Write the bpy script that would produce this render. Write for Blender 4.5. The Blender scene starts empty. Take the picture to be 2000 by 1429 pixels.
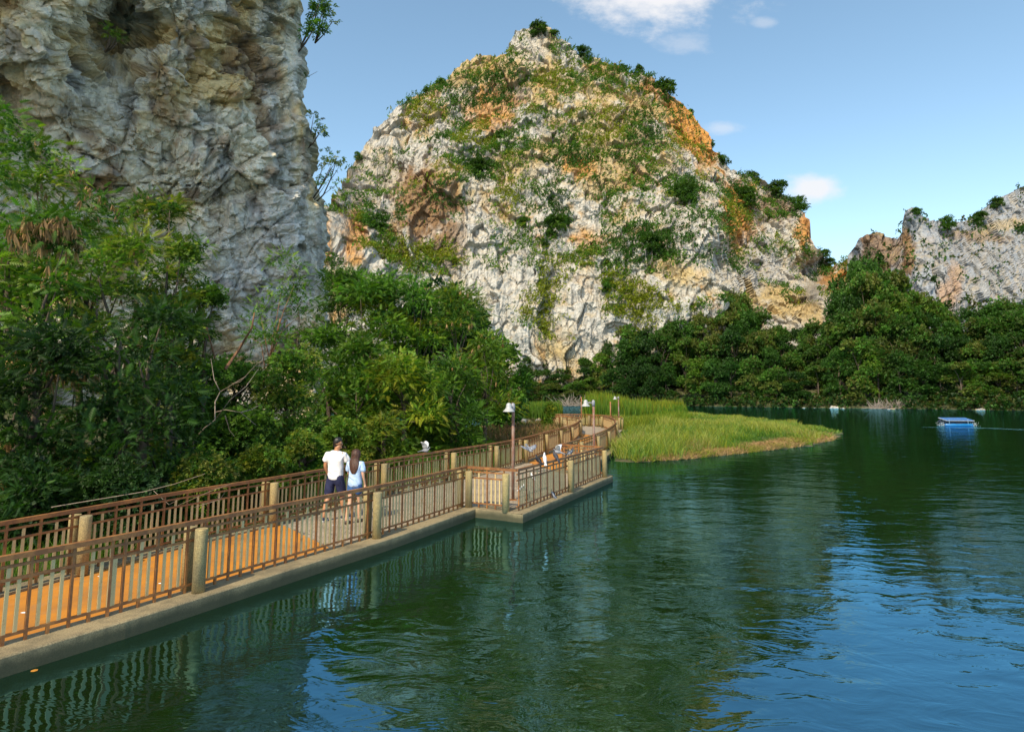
import bpy, bmesh, math, random
import numpy as np
from mathutils import Vector, Matrix

# ------------------------------------------------------------------ camera, world, sun
scene = bpy.context.scene
COL = scene.collection
FPX, PPY, HOR = 1200.0, 620.0, 767.0
PITCH = math.atan((HOR - PPY) / FPX)
KERB, DECK = 0.20, 0.16
CH = KERB + 2.63
cam = bpy.data.cameras.new('camera')
cam_o = bpy.data.objects.new('camera', cam)
COL.objects.link(cam_o)
cam_o.location = (0, 0, CH)
cam_o.rotation_euler = (math.pi / 2 + PITCH, 0, 0)
cam.sensor_width = 36
cam.lens = 36 * FPX / 2000
cam.shift_y = -(714.5 - PPY) / 2000
cam.clip_start = 0.1
cam.clip_end = 3000
scene.camera = cam_o

SUN_EL = math.radians(44)
SUN_H = Vector((-0.42, -0.91, 0)).normalized()
sun_dir = Vector((SUN_H.x * math.cos(SUN_EL), SUN_H.y * math.cos(SUN_EL), math.sin(SUN_EL)))
sl = bpy.data.lights.new('sun', 'SUN')
sl.energy = 3.0
sl.angle = math.radians(0.6)
sl.color = (1.0, 0.86, 0.62)
so = bpy.data.objects.new('sun', sl)
COL.objects.link(so)
so.rotation_euler = (-sun_dir).to_track_quat('-Z', 'Y').to_euler()

world = bpy.data.worlds.new('World')
scene.world = world
world.use_nodes = True
wn, wl = world.node_tree.nodes, world.node_tree.links
wn.clear()
sky = wn.new('ShaderNodeTexSky')
sky.sky_type = 'NISHITA'
sky.sun_disc = False
sky.sun_elevation = SUN_EL
sky.sun_rotation = math.atan2(sun_dir.x, sun_dir.y)
sky.air_density = 1.0
sky.dust_density = 0.8
sky.ozone_density = 0.5
bg = wn.new('ShaderNodeBackground')
bg.inputs['Strength'].default_value = 0.13
wo = wn.new('ShaderNodeOutputWorld')

def W(op, a, b=None, c=None):
    n = wn.new('ShaderNodeMath'); n.operation = op
    for i, x in enumerate((a, b, c)):
        if x is None: continue
        if isinstance(x, (int, float)): n.inputs[i].default_value = x
        else: wl.new(x, n.inputs[i])
    return n.outputs[0]
tc = wn.new('ShaderNodeTexCoord')
sep = wn.new('ShaderNodeSeparateXYZ'); wl.new(tc.outputs['Generated'], sep.inputs[0])
yy = W('MAXIMUM', sep.outputs[1], 0.02)
ca, cb = W('DIVIDE', sep.outputs[0], yy), W('DIVIDE', sep.outputs[2], yy)
cxy = wn.new('ShaderNodeCombineXYZ'); wl.new(ca, cxy.inputs[0]); wl.new(cb, cxy.inputs[1])
def wnoise(s, det, rough=0.55, off=0.0, sy=1.0):
    n = wn.new('ShaderNodeTexNoise'); n.inputs['Scale'].default_value = s
    n.inputs['Detail'].default_value = det; n.inputs['Roughness'].default_value = rough
    mp = wn.new('ShaderNodeMapping'); mp.inputs['Location'].default_value = (off, off * .7, 0)
    mp.inputs['Scale'].default_value = (1, sy, 1)
    wl.new(cxy.outputs[0], mp.inputs[0]); wl.new(mp.outputs[0], n.inputs['Vector'])
    return n.outputs[0]
n1 = wnoise(9, 8, 0.62, 3.1, 1.5)
def cloud(a0, b0, w, h, k, dens):
    dx = W('DIVIDE', W('SUBTRACT', ca, a0), w)
    dy = W('DIVIDE', W('SUBTRACT', cb, b0), h)
    r = W('SQRT', W('ADD', W('MULTIPLY', dx, dx), W('MULTIPLY', dy, dy)))
    f = W('ADD', W('SUBTRACT', 1.0, r), W('MULTIPLY', W('SUBTRACT', n1, 0.5), k))
    m = wn.new('ShaderNodeMapRange'); m.interpolation_type = 'SMOOTHSTEP'
    wl.new(f, m.inputs[0]); m.inputs[1].default_value = -0.1; m.inputs[2].default_value = 0.75
    m.inputs[4].default_value = dens
    return m.outputs[0]
# tangent-plane directions (x/y, z/y) of the clouds in the real sky
cl = None
for a0, b0, w, h, k, dens in ((0.25, 0.705, 0.175, 0.085, 2.2, 0.97), (0.30, 0.60, 0.05, 0.026, 3.0, 0.28),
                              (0.505, 0.338, 0.058, 0.032, 1.9, 0.92), (0.36, 0.448, 0.045, 0.014, 2.4, 0.4),
                              (0.62, 0.72, 0.10, 0.02, 2.4, 0.35), (0.44, 0.64, 0.025, 0.012, 2.0, 0.3)):
    o = cloud(a0, b0, w, h, k, dens)
    cl = o if cl is None else W('MAXIMUM', cl, o)
front = W('GREATER_THAN', sep.outputs[1], 0.1)
cl = W('MULTIPLY', cl, front)
hsv = wn.new('ShaderNodeHueSaturation'); hsv.inputs['Saturation'].default_value = 1.0
hsv.inputs['Value'].default_value = 1.0; hsv.inputs['Hue'].default_value = 0.485
wl.new(sky.outputs[0], hsv.inputs['Color'])
mixc = wn.new('ShaderNodeMix'); mixc.data_type = 'RGBA'
wl.new(cl, mixc.inputs[0]); wl.new(hsv.outputs[0], mixc.inputs[6])
mixc.inputs[7].default_value = (4.0, 4.0, 4.1, 1)
wl.new(mixc.outputs[2], bg.inputs['Color'])
wl.new(bg.outputs[0], wo.inputs[0])
scene.view_settings.view_transform = 'Standard'
scene.view_settings.look = 'None'
scene.view_settings.exposure = 0.85
scene.view_settings.gamma = 1
scene.view_settings.use_curve_mapping = False
scene.render.engine = 'CYCLES'

# ------------------------------------------------------------------ helpers
rng = np.random.default_rng(7)
random.seed(7)
FW = Vector((0, math.cos(PITCH), math.sin(PITCH)))
UPV = Vector((0, -math.sin(PITCH), math.cos(PITCH)))
def ray(u, v):
    return Vector((1, 0, 0)) * (u - 1000) + UPV * (PPY - v) + FW * FPX
def PZ(u, v, z=KERB):
    """point of the plane z seen at (u, v) of the photograph"""
    r = ray(u, v); t = (z - CH) / r.z
    return Vector((r.x * t, r.y * t, z))
def PY(u, v, y):
    r = ray(u, v); t = y / r.y
    return Vector((r.x * t, y, CH + r.z * t))
def vz(v, y):
    return PY(1000, v, y).z
def ux(u, y, v=760):
    return PY(u, v, y).x

def tag(o, label=None, cat=None, group=None, kind=None):
    if label: o['label'] = label
    if cat: o['category'] = cat
    if group: o['group'] = group
    if kind: o['kind'] = kind
    return o
def link(o, parent=None):
    COL.objects.link(o)
    if parent is not None: o.parent = parent
    return o
def empty(name, loc=(0, 0, 0), rz=0.0):
    o = bpy.data.objects.new(name, None); COL.objects.link(o)
    o.location = loc; o.rotation_euler = (0, 0, rz); o.empty_display_size = 0.2
    return o
def mesh_np(name, V, F, mat=None, col=None, smooth=False, F3=None):
    """V (n,3); F (m,4) quads; F3 (k,3) triangles"""
    V = np.asarray(V, dtype=np.float32)
    F = np.asarray(F, dtype=np.int32).reshape(-1, 4) if F is not None and len(F) else np.zeros((0, 4), np.int32)
    F3 = np.asarray(F3, dtype=np.int32).reshape(-1, 3) if F3 is not None and len(F3) else np.zeros((0, 3), np.int32)
    me = bpy.data.meshes.new(name)
    me.vertices.add(len(V)); me.vertices.foreach_set('co', V.ravel())
    nl = F.size + F3.size
    me.loops.add(nl); me.loops.foreach_set('vertex_index', np.concatenate([F.ravel(), F3.ravel()]))
    me.polygons.add(len(F) + len(F3))
    ls = np.concatenate([np.arange(len(F)) * 4, F.size + np.arange(len(F3)) * 3]).astype(np.int32)
    me.polygons.foreach_set('loop_start', ls)
    if smooth: me.polygons.foreach_set('use_smooth', np.ones(len(ls), dtype=bool))
    else: me.polygons.foreach_set('use_smooth', np.zeros(len(ls), dtype=bool))
    if col is not None:
        ca_ = me.color_attributes.new('Col', 'FLOAT_COLOR', 'POINT')
        c4 = np.ones((len(V), 4), np.float32); c4[:, :3] = col
        ca_.data.foreach_set('color', c4.ravel())
    me.update(calc_edges=True); me.validate()
    if mat: me.materials.append(mat)
    return me
def obj(name, me, parent=None, loc=(0, 0, 0), rz=0.0):
    o = bpy.data.objects.new(name, me); link(o, parent)
    o.location = loc; o.rotation_euler = (0, 0, rz)
    return o
class MB:
    """collects boxes, tubes and lofts into one mesh"""
    def __init__(s): s.V = []; s.F = []; s.T = []
    def box(s, c, h, ax=None):
        c = Vector(c); b = len(s.V)
        X, Y, Z = ax if ax else (Vector((1, 0, 0)), Vector((0, 1, 0)), Vector((0, 0, 1)))
        for k in range(8):
            sx, sy, sz = (k & 1) * 2 - 1, (k >> 1 & 1) * 2 - 1, (k >> 2 & 1) * 2 - 1
            s.V.append(c + X * (sx * h[0]) + Y * (sy * h[1]) + Z * (sz * h[2]))
        for f in ((0, 2, 3, 1), (4, 5, 7, 6), (0, 1, 5, 4), (2, 6, 7, 3), (0, 4, 6, 2), (1, 3, 7, 5)):
            s.F.append([b + i for i in f])
        return s
    def bar(s, p, q, w, h):
        """rectangular bar from p to q, w across, h up"""
        p, q = Vector(p), Vector(q); d = (q - p); L = d.length; d.normalize()
        up = Vector((0, 0, 1)) if abs(d.z) < .95 else Vector((0, 1, 0))
        X = d.cross(up).normalized(); Z = X.cross(d)
        return s.box((p + q) / 2, (w / 2, L / 2, h / 2), (X, d, Z))
    def tube(s, pts, rad, n=8, cap=True, sx=1.0):
        pts = [Vector(p) for p in pts]
        if isinstance(rad, (int, float)): rad = [rad] * len(pts)
        b = len(s.V); ref = Vector((0.13, 0.2, 1)) if abs((pts[-1] - pts[0]).normalized().z) < .9 else Vector((1, 0, 0.05))
        for i, p in enumerate(pts):
            d = (pts[min(i + 1, len(pts) - 1)] - pts[max(i - 1, 0)]).normalized()
            X = d.cross(ref).normalized(); Y = d.cross(X)
            for k in range(n):
                a = 2 * math.pi * k / n
                s.V.append(p + X * (math.cos(a) * rad[i] * sx) + Y * (math.sin(a) * rad[i]))
        for i in range(len(pts) - 1):
            for k in range(n):
                k2 = (k + 1) % n
                s.F.append([b + i * n + k, b + i * n + k2, b + (i + 1) * n + k2, b + (i + 1) * n + k])
        if cap:
            for i, fl in ((0, 1), (len(pts) - 1, 0)):
                c = len(s.V); s.V.append(pts[i].copy())
                for k in range(n):
                    k2 = (k + 1) % n; a, d2 = b + i * n + k, b + i * n + k2
                    s.T.append([c, d2, a] if fl else [c, a, d2])
        return s
    def lathe(s, prof, c=(0, 0, 0), n=16, cap=True):
        c = Vector(c)
        b = len(s.V)
        for r, z in prof:
            for k in range(n):
                a = 2 * math.pi * k / n
                s.V.append(c + Vector((math.cos(a) * r, math.sin(a) * r, z)))
        for i in range(len(prof) - 1):
            for k in range(n):
                k2 = (k + 1) % n
                s.F.append([b + i * n + k, b + i * n + k2, b + (i + 1) * n + k2, b + (i + 1) * n + k])
        if cap:
            for i, fl in ((0, 1), (len(prof) - 1, 0)):
                cc = len(s.V); s.V.append(c + Vector((0, 0, prof[i][1])))
                for k in range(n):
                    k2 = (k + 1) % n; a, d2 = b + i * n + k, b + i * n + k2
                    s.T.append([cc, d2, a] if fl else [cc, a, d2])
        return s
    def mesh(s, name, mat, smooth=False):
        return mesh_np(name, [tuple(v) for v in s.V], s.F, mat, None, smooth, s.T)
    def build(s, name, mat, parent=None, smooth=False):
        return obj(name, s.mesh(name, mat, smooth), parent)

# ---- numpy noise
def _h(ix, iy, iz, s):
    with np.errstate(over='ignore'):
        h = (ix.astype(np.uint32) * np.uint32(374761393) + iy.astype(np.uint32) * np.uint32(668265263)
             + iz.astype(np.uint32) * np.uint32(2147483647) + np.uint32(s * 974634777 & 0xffffffff))
        h = (h ^ (h >> np.uint32(13))) * np.uint32(1274126177)
        h = (h ^ (h >> np.uint32(15))) * np.uint32(2246822519)
        h = h ^ (h >> np.uint32(16))
    return h.astype(np.float64) / 4294967295.0
def vnoise(p, seed=0):
    i = np.floor(p).astype(np.int64); f = p - i
    f = f * f * f * (f * (f * 6 - 15) + 10)
    x, y, z = i[:, 0], i[:, 1], i[:, 2]
    r = 0
    for a in (0, 1):
        wa = f[:, 0] if a else 1 - f[:, 0]
        for b in (0, 1):
            wb = f[:, 1] if b else 1 - f[:, 1]
            for c in (0, 1):
                wc = f[:, 2] if c else 1 - f[:, 2]
                r = r + _h(x + a, y + b, z + c, seed) * wa * wb * wc
    return r * 2 - 1
def fbm(p, seed=0, oc=4, lac=2.03, g=0.5):
    r = 0; a = 1.0; t = 0
    for k in range(oc):
        r = r + a * vnoise(p, seed + k * 17); t += a; a *= g
        p = p * lac + 11.3
    return r / t
def ridged(p, seed=0, oc=4, g=0.5):
    r = 0; a = 1.0; t = 0
    for k in range(oc):
        r = r + a * (1 - 2 * np.abs(vnoise(p, seed + k * 13))); t += a; a *= g
        p = p * 2.07 + 5.1
    return r / t
def facet(p, seed=0, tilt=0.9, off=0.6):
    """broken-block relief: every Voronoi cell is a tilted plane of its own; also returns distance to the cell's edge"""
    i = np.floor(p).astype(np.int64)
    best = np.full(len(p), 1e9); sec = np.full(len(p), 1e9); val = np.zeros(len(p))
    for a in (-1, 0, 1):
        for b in (-1, 0, 1):
            for c in (-1, 0, 1):
                x, y, z = i[:, 0] + a, i[:, 1] + b, i[:, 2] + c
                q = np.stack([x + _h(x, y, z, seed), y + _h(x, y, z, seed + 1), z + _h(x, y, z, seed + 2)], 1)
                d = p - q; dd = (d * d).sum(1)
                t = np.stack([_h(x, y, z, seed + 3), _h(x, y, z, seed + 4), _h(x, y, z, seed + 5)], 1) * 2 - 1
                o = (_h(x, y, z, seed + 6) * 2 - 1) * off + (d * t).sum(1) * tilt
                m = dd < best
                sec = np.where(m, best, np.minimum(sec, dd))
                best = np.where(m, dd, best); val = np.where(m, o, val)
    return val, np.sqrt(sec) - np.sqrt(best)
def sstep(a, b, x):
    t = np.clip((x - a) / (b - a), 0, 1); return t * t * (3 - 2 * t)

# ---- polygons and lines
def sdf_poly(px, py, poly):
    """signed distance, positive inside"""
    P = np.asarray(poly, float); n = len(P)
    d = np.full(px.shape, 1e18); ins = np.zeros(px.shape, bool)
    for i in range(n):
        x0, y0 = P[i]; x1, y1 = P[(i + 1) % n]
        ex, ey = x1 - x0, y1 - y0
        t = np.clip(((px - x0) * ex + (py - y0) * ey) / (ex * ex + ey * ey + 1e-12), 0, 1)
        d = np.minimum(d, (px - x0 - t * ex) ** 2 + (py - y0 - t * ey) ** 2)
        c = ((y0 > py) != (y1 > py)) & (px < (x1 - x0) * (py - y0) / (y1 - y0 + 1e-12) + x0)
        ins ^= c
    d = np.sqrt(d)
    return np.where(ins, d, -d)
def smooth_line(pts, step=0.15):
    """Catmull-Rom through pts, resampled at even steps"""
    P = [Vector(p) for p in pts]
    P = [P[0] * 2 - P[1]] + P + [P[-1] * 2 - P[-2]]
    out = []
    for i in range(1, len(P) - 2):
        for k in range(12):
            t = k / 12
            a, b, c, d = P[i - 1], P[i], P[i + 1], P[i + 2]
            out.append(0.5 * ((2 * b) + (c - a) * t + (2 * a - 5 * b + 4 * c - d) * t * t + (3 * b - a - 3 * c + d) * t ** 3))
    out.append(P[-2])
    return resample(out, step)
def resample(out, step):
    L = [0]
    for i in range(1, len(out)): L.append(L[-1] + (out[i] - out[i - 1]).length)
    n = max(1, round(L[-1] / step)); res = []; j = 0
    for k in range(n + 1):
        s = L[-1] * k / n
        while j < len(L) - 2 and L[j + 1] < s: j += 1
        t = (s - L[j]) / max(1e-9, L[j + 1] - L[j])
        res.append(out[j].lerp(out[j + 1], min(1, t)))
    return res

# ------------------------------------------------------------------ materials
def M(name):
    m = bpy.data.materials.new(name); m.use_nodes = True
    nt = m.node_tree; b = nt.nodes['Principled BSDF']
    return m, nt, b
class NT:
    def __init__(s, nt): s.n = nt.nodes; s.l = nt.links
    def set(s, sock, x):
        if isinstance(x, (int, float, tuple)): sock.default_value = x
        else: s.l.new(x, sock)
    def math(s, op, a, b=None, c=None, clamp=False):
        n = s.n.new('ShaderNodeMath'); n.operation = op; n.use_clamp = clamp
        for i, x in enumerate((a, b, c)):
            if x is not None: s.set(n.inputs[i], x)
        return n.outputs[0]
    def coord(s, kind='Object', scale=(1, 1, 1), rot=(0, 0, 0)):
        t = s.n.new('ShaderNodeTexCoord'); m = s.n.new('ShaderNodeMapping')
        m.inputs['Scale'].default_value = scale; m.inputs['Rotation'].default_value = rot
        if kind == 'World':
            g = s.n.new('ShaderNodeNewGeometry'); s.l.new(g.outputs['Position'], m.inputs[0])
        else: s.l.new(t.outputs[kind], m.inputs[0])
        return m.outputs[0]
    def noise(s, vec, scale, det=4, rough=0.5, dist=0.0):
        n = s.n.new('ShaderNodeTexNoise'); s.l.new(vec, n.inputs['Vector'])
        n.inputs['Scale'].default_value = scale; n.inputs['Detail'].default_value = det
        n.inputs['Roughness'].default_value = rough; n.inputs['Distortion'].default_value = dist
        return n.outputs[0]
    def ramp(s, x, a, b, c0=0.0, c1=1.0):
        m = s.n.new('ShaderNodeMapRange'); m.interpolation_type = 'SMOOTHSTEP'
        s.set(m.inputs[0], x)
        for i, v in enumerate((a, b, c0, c1)): m.inputs[i + 1].default_value = v
        return m.outputs[0]
    def mix(s, f, a, b, mode='MIX'):
        m = s.n.new('ShaderNodeMix'); m.data_type = 'RGBA'; m.blend_type = mode
        s.set(m.inputs[0], f)
        s.set(m.inputs[6], a if not isinstance(a, tuple) else (*a[:3], 1))
        s.set(m.inputs[7], b if not isinstance(b, tuple) else (*b[:3], 1))
        return m.outputs[2]
    def scale(s, col, f):
        m = s.n.new('ShaderNodeVectorMath'); m.operation = 'SCALE'
        s.l.new(col, m.inputs[0]); s.set(m.inputs[3], f)
        return m.outputs[0]
    def bump(s, h, strength, dist, normal=None):
        b = s.n.new('ShaderNodeBump'); b.inputs['Strength'].default_value = strength
        b.inputs['Distance'].default_value = dist; s.l.new(h, b.inputs['Height'])
        if normal is not None: s.l.new(normal, b.inputs['Normal'])
        return b.outputs[0]
def simple(name, col, rough=0.6, var=0.2, nscale=6, col2=None, bump=0.0, metal=0.0, bscale=None, wear=(0.4, 0.65)):
    m, nt, b = M(name); t = NT(nt)
    v = t.coord('World')
    n = t.noise(v, nscale, 5, 0.6)
    if col2 is None: col2 = tuple(c * (1 - var) for c in col)
    c = t.mix(t.ramp(n, *wear), col, col2)
    n2 = t.noise(v, nscale * 9, 3)
    c = t.scale(c, t.ramp(n2, 0.2, 0.8, 1 - var * .6, 1 + var * .4))
    nt.links.new(c, b.inputs['Base Color'])
    b.inputs['Roughness'].default_value = rough; b.inputs['Metallic'].default_value = metal
    if bump: nt.links.new(t.bump(t.noise(v, bscale or nscale * 5, 4), 0.6, bump), b.inputs['Normal'])
    return m
# ------------------------------------------------------------------ water
def water_mat():
    m, nt, b = M('lake_water'); t = NT(nt)
    v = t.coord('World')
    v2 = t.coord('World', (1.0, 1.7, 1.0), (0, 0, 0.5))
    big = t.noise(v2, 0.55, 2, 0.5, 0.6)
    mid = t.noise(v2, 1.7, 3, 0.55, 0.8)
    fin = t.noise(v2, 7.0, 2, 0.5, 0.3)
    calm = t.ramp(t.noise(v, 0.06, 2), 0.35, 0.65, 0.35, 1.0)
    h = t.math('ADD', t.math('MULTIPLY', big, 0.026), t.math('MULTIPLY', mid, 0.009))
    h = t.math('ADD', t.math('MULTIPLY', h, 1.0), t.math('MULTIPLY', t.math('MULTIPLY', fin, 0.0018), calm))
    bmp = t.bump(h, 1.0, 1.0)
    nt.nodes.remove(b)
    out = nt.nodes['Material Output']
    d = nt.nodes.new('ShaderNodeBsdfDiffuse')
    murk = t.mix(t.ramp(t.noise(v, 0.12, 3), 0.3, 0.7), (0.007, 0.015, 0.003), (0.010, 0.020, 0.004))
    nt.links.new(murk, d.inputs['Color'])
    g = nt.nodes.new('ShaderNodeBsdfGlossy'); g.inputs['Roughness'].default_value = 0.02
    g.inputs['Color'].default_value = (0.28, 0.70, 1.0, 1)
    fr = nt.nodes.new('ShaderNodeFresnel'); fr.inputs['IOR'].default_value = 3.3
    for n in (g, fr): nt.links.new(bmp, n.inputs['Normal'])
    mx = nt.nodes.new('ShaderNodeMixShader')
    nt.links.new(fr.outputs[0], mx.inputs[0]); nt.links.new(d.outputs[0], mx.inputs[1]); nt.links.new(g.outputs[0], mx.inputs[2])
    nt.links.new(mx.outputs[0], out.inputs[0])
    return m
water = obj('lake_water', mesh_np('lake_water', [(-250, -120, 0), (350, -120, 0), (350, 260, 0), (-250, 260, 0)], [[0, 1, 2, 3]], water_mat()))
tag(water, kind='structure')

# ------------------------------------------------------------------ shore outlines (world metres)
LEFT_RAIL_PX = [(148, 1117), (330, 1069), (527, 1022), (744.6, 968), (880, 937), (972, 916), (1023, 901), (1063.6, 885), (1091.6, 874), (1115.5, 864), (1128, 854), (1133, 846), (1129, 840), (1108, 836), (1079, 836)]
LAKE_RAIL_PX = [(43, 1250), (213, 1202), (404, 1145), (598, 1087), (740, 1045), (861, 1005), (911, 988)]
def ext(pts, back=7.0, fwd=0.0):
    d = (pts[0] - pts[1]).normalized(); r = [pts[0] + d * back] + pts
    if fwd: r.append(r[-1] + (r[-1] - r[-2]).normalized() * fwd)
    return r
LEFT_W = ext([PZ(u, v) for u, v in LEFT_RAIL_PX], 9.0)
LAKE_W = ext([PZ(u, v) for u, v in LAKE_RAIL_PX], 9.0)
left_line = smooth_line(LEFT_W, 0.1)
lake_line = smooth_line(LAKE_W, 0.1)
def off_line(line, d):
    """points moved d to the right of the walking direction"""
    r = []
    for i, p in enumerate(line):
        t = (line[min(i + 1, len(line) - 1)] - line[max(i - 1, 0)]); t.z = 0; t.normalize()
        r.append(p + Vector((t.y, -t.x, 0)) * d)
    return r
bank_edge = off_line(left_line, -0.55)
leftpoly = [(p.x, p.y) for p in bank_edge[::6]]
leftpoly += [(-5, 44), (-6, 52), (-12, 62), (-30, 80), (-90, 90), (-90, -60), (bank_edge[0].x - 4, -60)]
SPIT_PX = [(1196, 880), (1190, 898), (1215, 903), (1260, 901), (1330, 897), (1400, 889), (1470, 882), (1540, 875), (1600, 866), (1640, 852), (1642, 846), (1610, 838), (1560, 829), (1480, 821), (1400, 814), (1340, 808), (1300, 800), (1240, 796), (1180, 797), (1150, 802), (1136, 812), (1160, 822), (1215, 834), (1222, 850), (1208, 868)]
def ragged(pts, amp, n=6, seed=1):
    r = []; gr = random.Random(seed)
    for i, (x, y) in enumerate(pts):
        x1, y1 = pts[(i + 1) % len(pts)]
        for k in range(n):
            t = k / n; r.append((x + (x1 - x) * t + gr.uniform(-amp, amp), y + (y1 - y) * t + gr.uniform(-amp, amp)))
    return r
spitpoly = ragged([(lambda p: (p.x, p.y))(PZ(u, v, 0)) for u, v in SPIT_PX], .35)
backpoly = [(lambda p: (p.x, p.y))(PZ(u, v, 0)) for u, v in [(990, 815), (1040, 806), (1085, 806), (1112, 812), (1125, 820), (1080, 826), (980, 828)]]
SHORE_PX = [(560, 791), (800, 791), (1000, 791), (1150, 791.5), (1350, 793), (1500, 795), (1700, 797.5), (1850, 799.5), (2000, 801.5), (2150, 804), (2500, 812)]
shore = [(lambda p: (p.x, p.y))(PZ(u, v, 0)) for u, v in SHORE_PX]
farpoly = shore + [(340, 70), (340, 400), (-240, 400), (-240, 120), (-90, 110)]
def ground_z(x, y):
    x, y = np.atleast_1d(np.asarray(x, float)), np.atleast_1d(np.asarray(y, float))
    z = np.full(x.shape, -1.2)
    for poly, f in ((leftpoly, lambda d: 0.02 + 0.16 * sstep(0, 1.5, d) + 0.12 * np.clip(d - 3.5, 0, 25)),
                    (spitpoly, lambda d: 0.03 + 0.10 * sstep(0, 2, d)),
                    (backpoly, lambda d: 0.03 + 0.12 * sstep(0, 2, d)),
                    (farpoly, lambda d: 0.05 + 0.5 * sstep(0, 2, d) + 0.22 * np.clip(d, 0, 60))):
        d = sdf_poly(x, y, poly)
        z = np.maximum(z, np.where(d > 0, f(d), np.maximum(-1.2, d * 0.4)))
    return z
def gz(x, y): return float(ground_z(x, y)[0])

xs = np.concatenate([np.arange(-95, -30, 4), np.arange(-30, 32, 0.5), np.arange(32, 340, 5)])
ys = np.concatenate([np.arange(-60, 0, 6), np.arange(0, 72, 0.5), np.arange(72, 130, 2), np.arange(130, 400, 10)])
GX, GY = np.meshgrid(xs, ys)
gzv = ground_z(GX.ravel(), GY.ravel())
P = np.stack([GX.ravel(), GY.ravel(), gzv], 1)
P[:, 2] += np.where(gzv > 0, 0.05 * vnoise(P * 0.9, 3) + 0.4 * vnoise(P * 0.08, 4) * sstep(1, 4, gzv), 0)
nx, ny = len(xs), len(ys)
idx = np.arange(nx * ny).reshape(ny, nx)
F = np.stack([idx[:-1, :-1], idx[:-1, 1:], idx[1:, 1:], idx[1:, :-1]], -1).reshape(-1, 4)
def soil_mat():
    m, nt, b = M('soil_and_litter'); t = NT(nt); v = t.coord('World')
    c = t.mix(t.ramp(t.noise(v, 0.7, 5, .6), .4, .6), (0.045, 0.055, 0.018), (0.10, 0.085, 0.04))
    c = t.mix(t.ramp(t.noise(v, 3.5, 4), .5, .65), c, (0.03, 0.06, 0.012))
    nt.links.new(c, b.inputs['Base Color']); b.inputs['Roughness'].default_value = .95
    nt.links.new(t.bump(t.noise(v, 6, 5), .7, .05), b.inputs['Normal'])
    return m
ground = obj('ground', mesh_np('ground', P, F, soil_mat(), None, True))
tag(ground, kind='structure')

# ------------------------------------------------------------------ limestone
def rock_mat():
    m, nt, b = M('limestone'); t = NT(nt); v = t.coord('World')
    a = nt.nodes.new('ShaderNodeVertexColor'); a.layer_name = 'Col'
    f = t.ramp(t.noise(v, 2.2, 8, .65), .25, .75, .72, 1.2)
    c = t.scale(a.outputs[0], f)
    vs = t.coord('World', (1.2, 1.2, 0.13))
    st = t.ramp(t.noise(vs, .8, 6, .65, .3), .50, .66)
    c = t.mix(t.math('MULTIPLY', st, .5), c, (0.11, 0.105, 0.095))
    sp = t.ramp(t.noise(v, 9, 6, .7), .56, .7)
    c = t.mix(t.math('MULTIPLY', sp, .28), c, (0.10, 0.085, 0.06))
    nt.links.new(c, b.inputs['Base Color']); b.inputs['Roughness'].default_value = .92
    b.inputs['Specular IOR Level'].default_value = .25
    h = t.math('ADD', t.noise(v, 1.3, 8, .68, .3), t.math('MULTIPLY', t.noise(v, 7, 5, .7), .25))
    nt.links.new(t.bump(h, .75, .38), b.inputs['Normal'])
    return m
ROCK = rock_mat()
WHITE, CREAM, ORANGE, BROWN, GREY, DARK = [np.array(c) for c in
    ((.48, .455, .41), (.44, .33, .16), (.50, .24, .06), (.23, .135, .07), (.36, .355, .345), (.10, .09, .075))]

def tps(ctrl):
    """linear RBF through control points (u, v, value)"""
    C = np.asarray(ctrl, float); n = len(C)
    s = 1 / 300.0
    X = C[:, :2] * s
    K = np.sqrt(((X[:, None] - X[None]) ** 2).sum(-1) + 0.004)
    A = np.zeros((n + 3, n + 3)); A[:n, :n] = K; A[:n, n] = 1; A[:n, n + 1:] = X; A[n, :n] = 1; A[n + 1:, :n] = X.T
    w = np.linalg.solve(A, np.concatenate([C[:, 2], [0, 0, 0]]))
    def f(u, v):
        sh = u.shape; q = np.stack([u.ravel(), v.ravel()], 1) * s; out = np.zeros(len(q))
        for i in range(0, len(q), 40000):
            Q = q[i:i + 40000]
            out[i:i + 40000] = np.sqrt(((Q[:, None] - X[None]) ** 2).sum(-1) + 0.004) @ w[:n] + w[n] + Q @ w[n + 1:]
        return out.reshape(sh)
    return f
def rays_np(u, v):
    return np.stack([u - 1000, (PPY - v) * UPV.y + FPX * FW.y, (PPY - v) * UPV.z + FPX * FW.z], -1)
def grid_pts(u, v, y):
    r = rays_np(u, v); t = y / r[..., 1]
    return np.stack([r[..., 0] * t, y, CH + r[..., 2] * t], -1)
def grid_normals(P):
    du = np.gradient(P, axis=1); dv = np.gradient(P, axis=0)
    n = np.cross(du, dv); n /= np.linalg.norm(n, axis=-1, keepdims=True) + 1e-9
    return n
def blob(u, v, cu, cv, ru, rv, rot=0):
    c, s = math.cos(rot), math.sin(rot); du, dv = u - cu, v - cv
    a = (du * c + dv * s) / ru; b = (-du * s + dv * c) / rv
    return np.exp(-(a * a + b * b))

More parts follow.
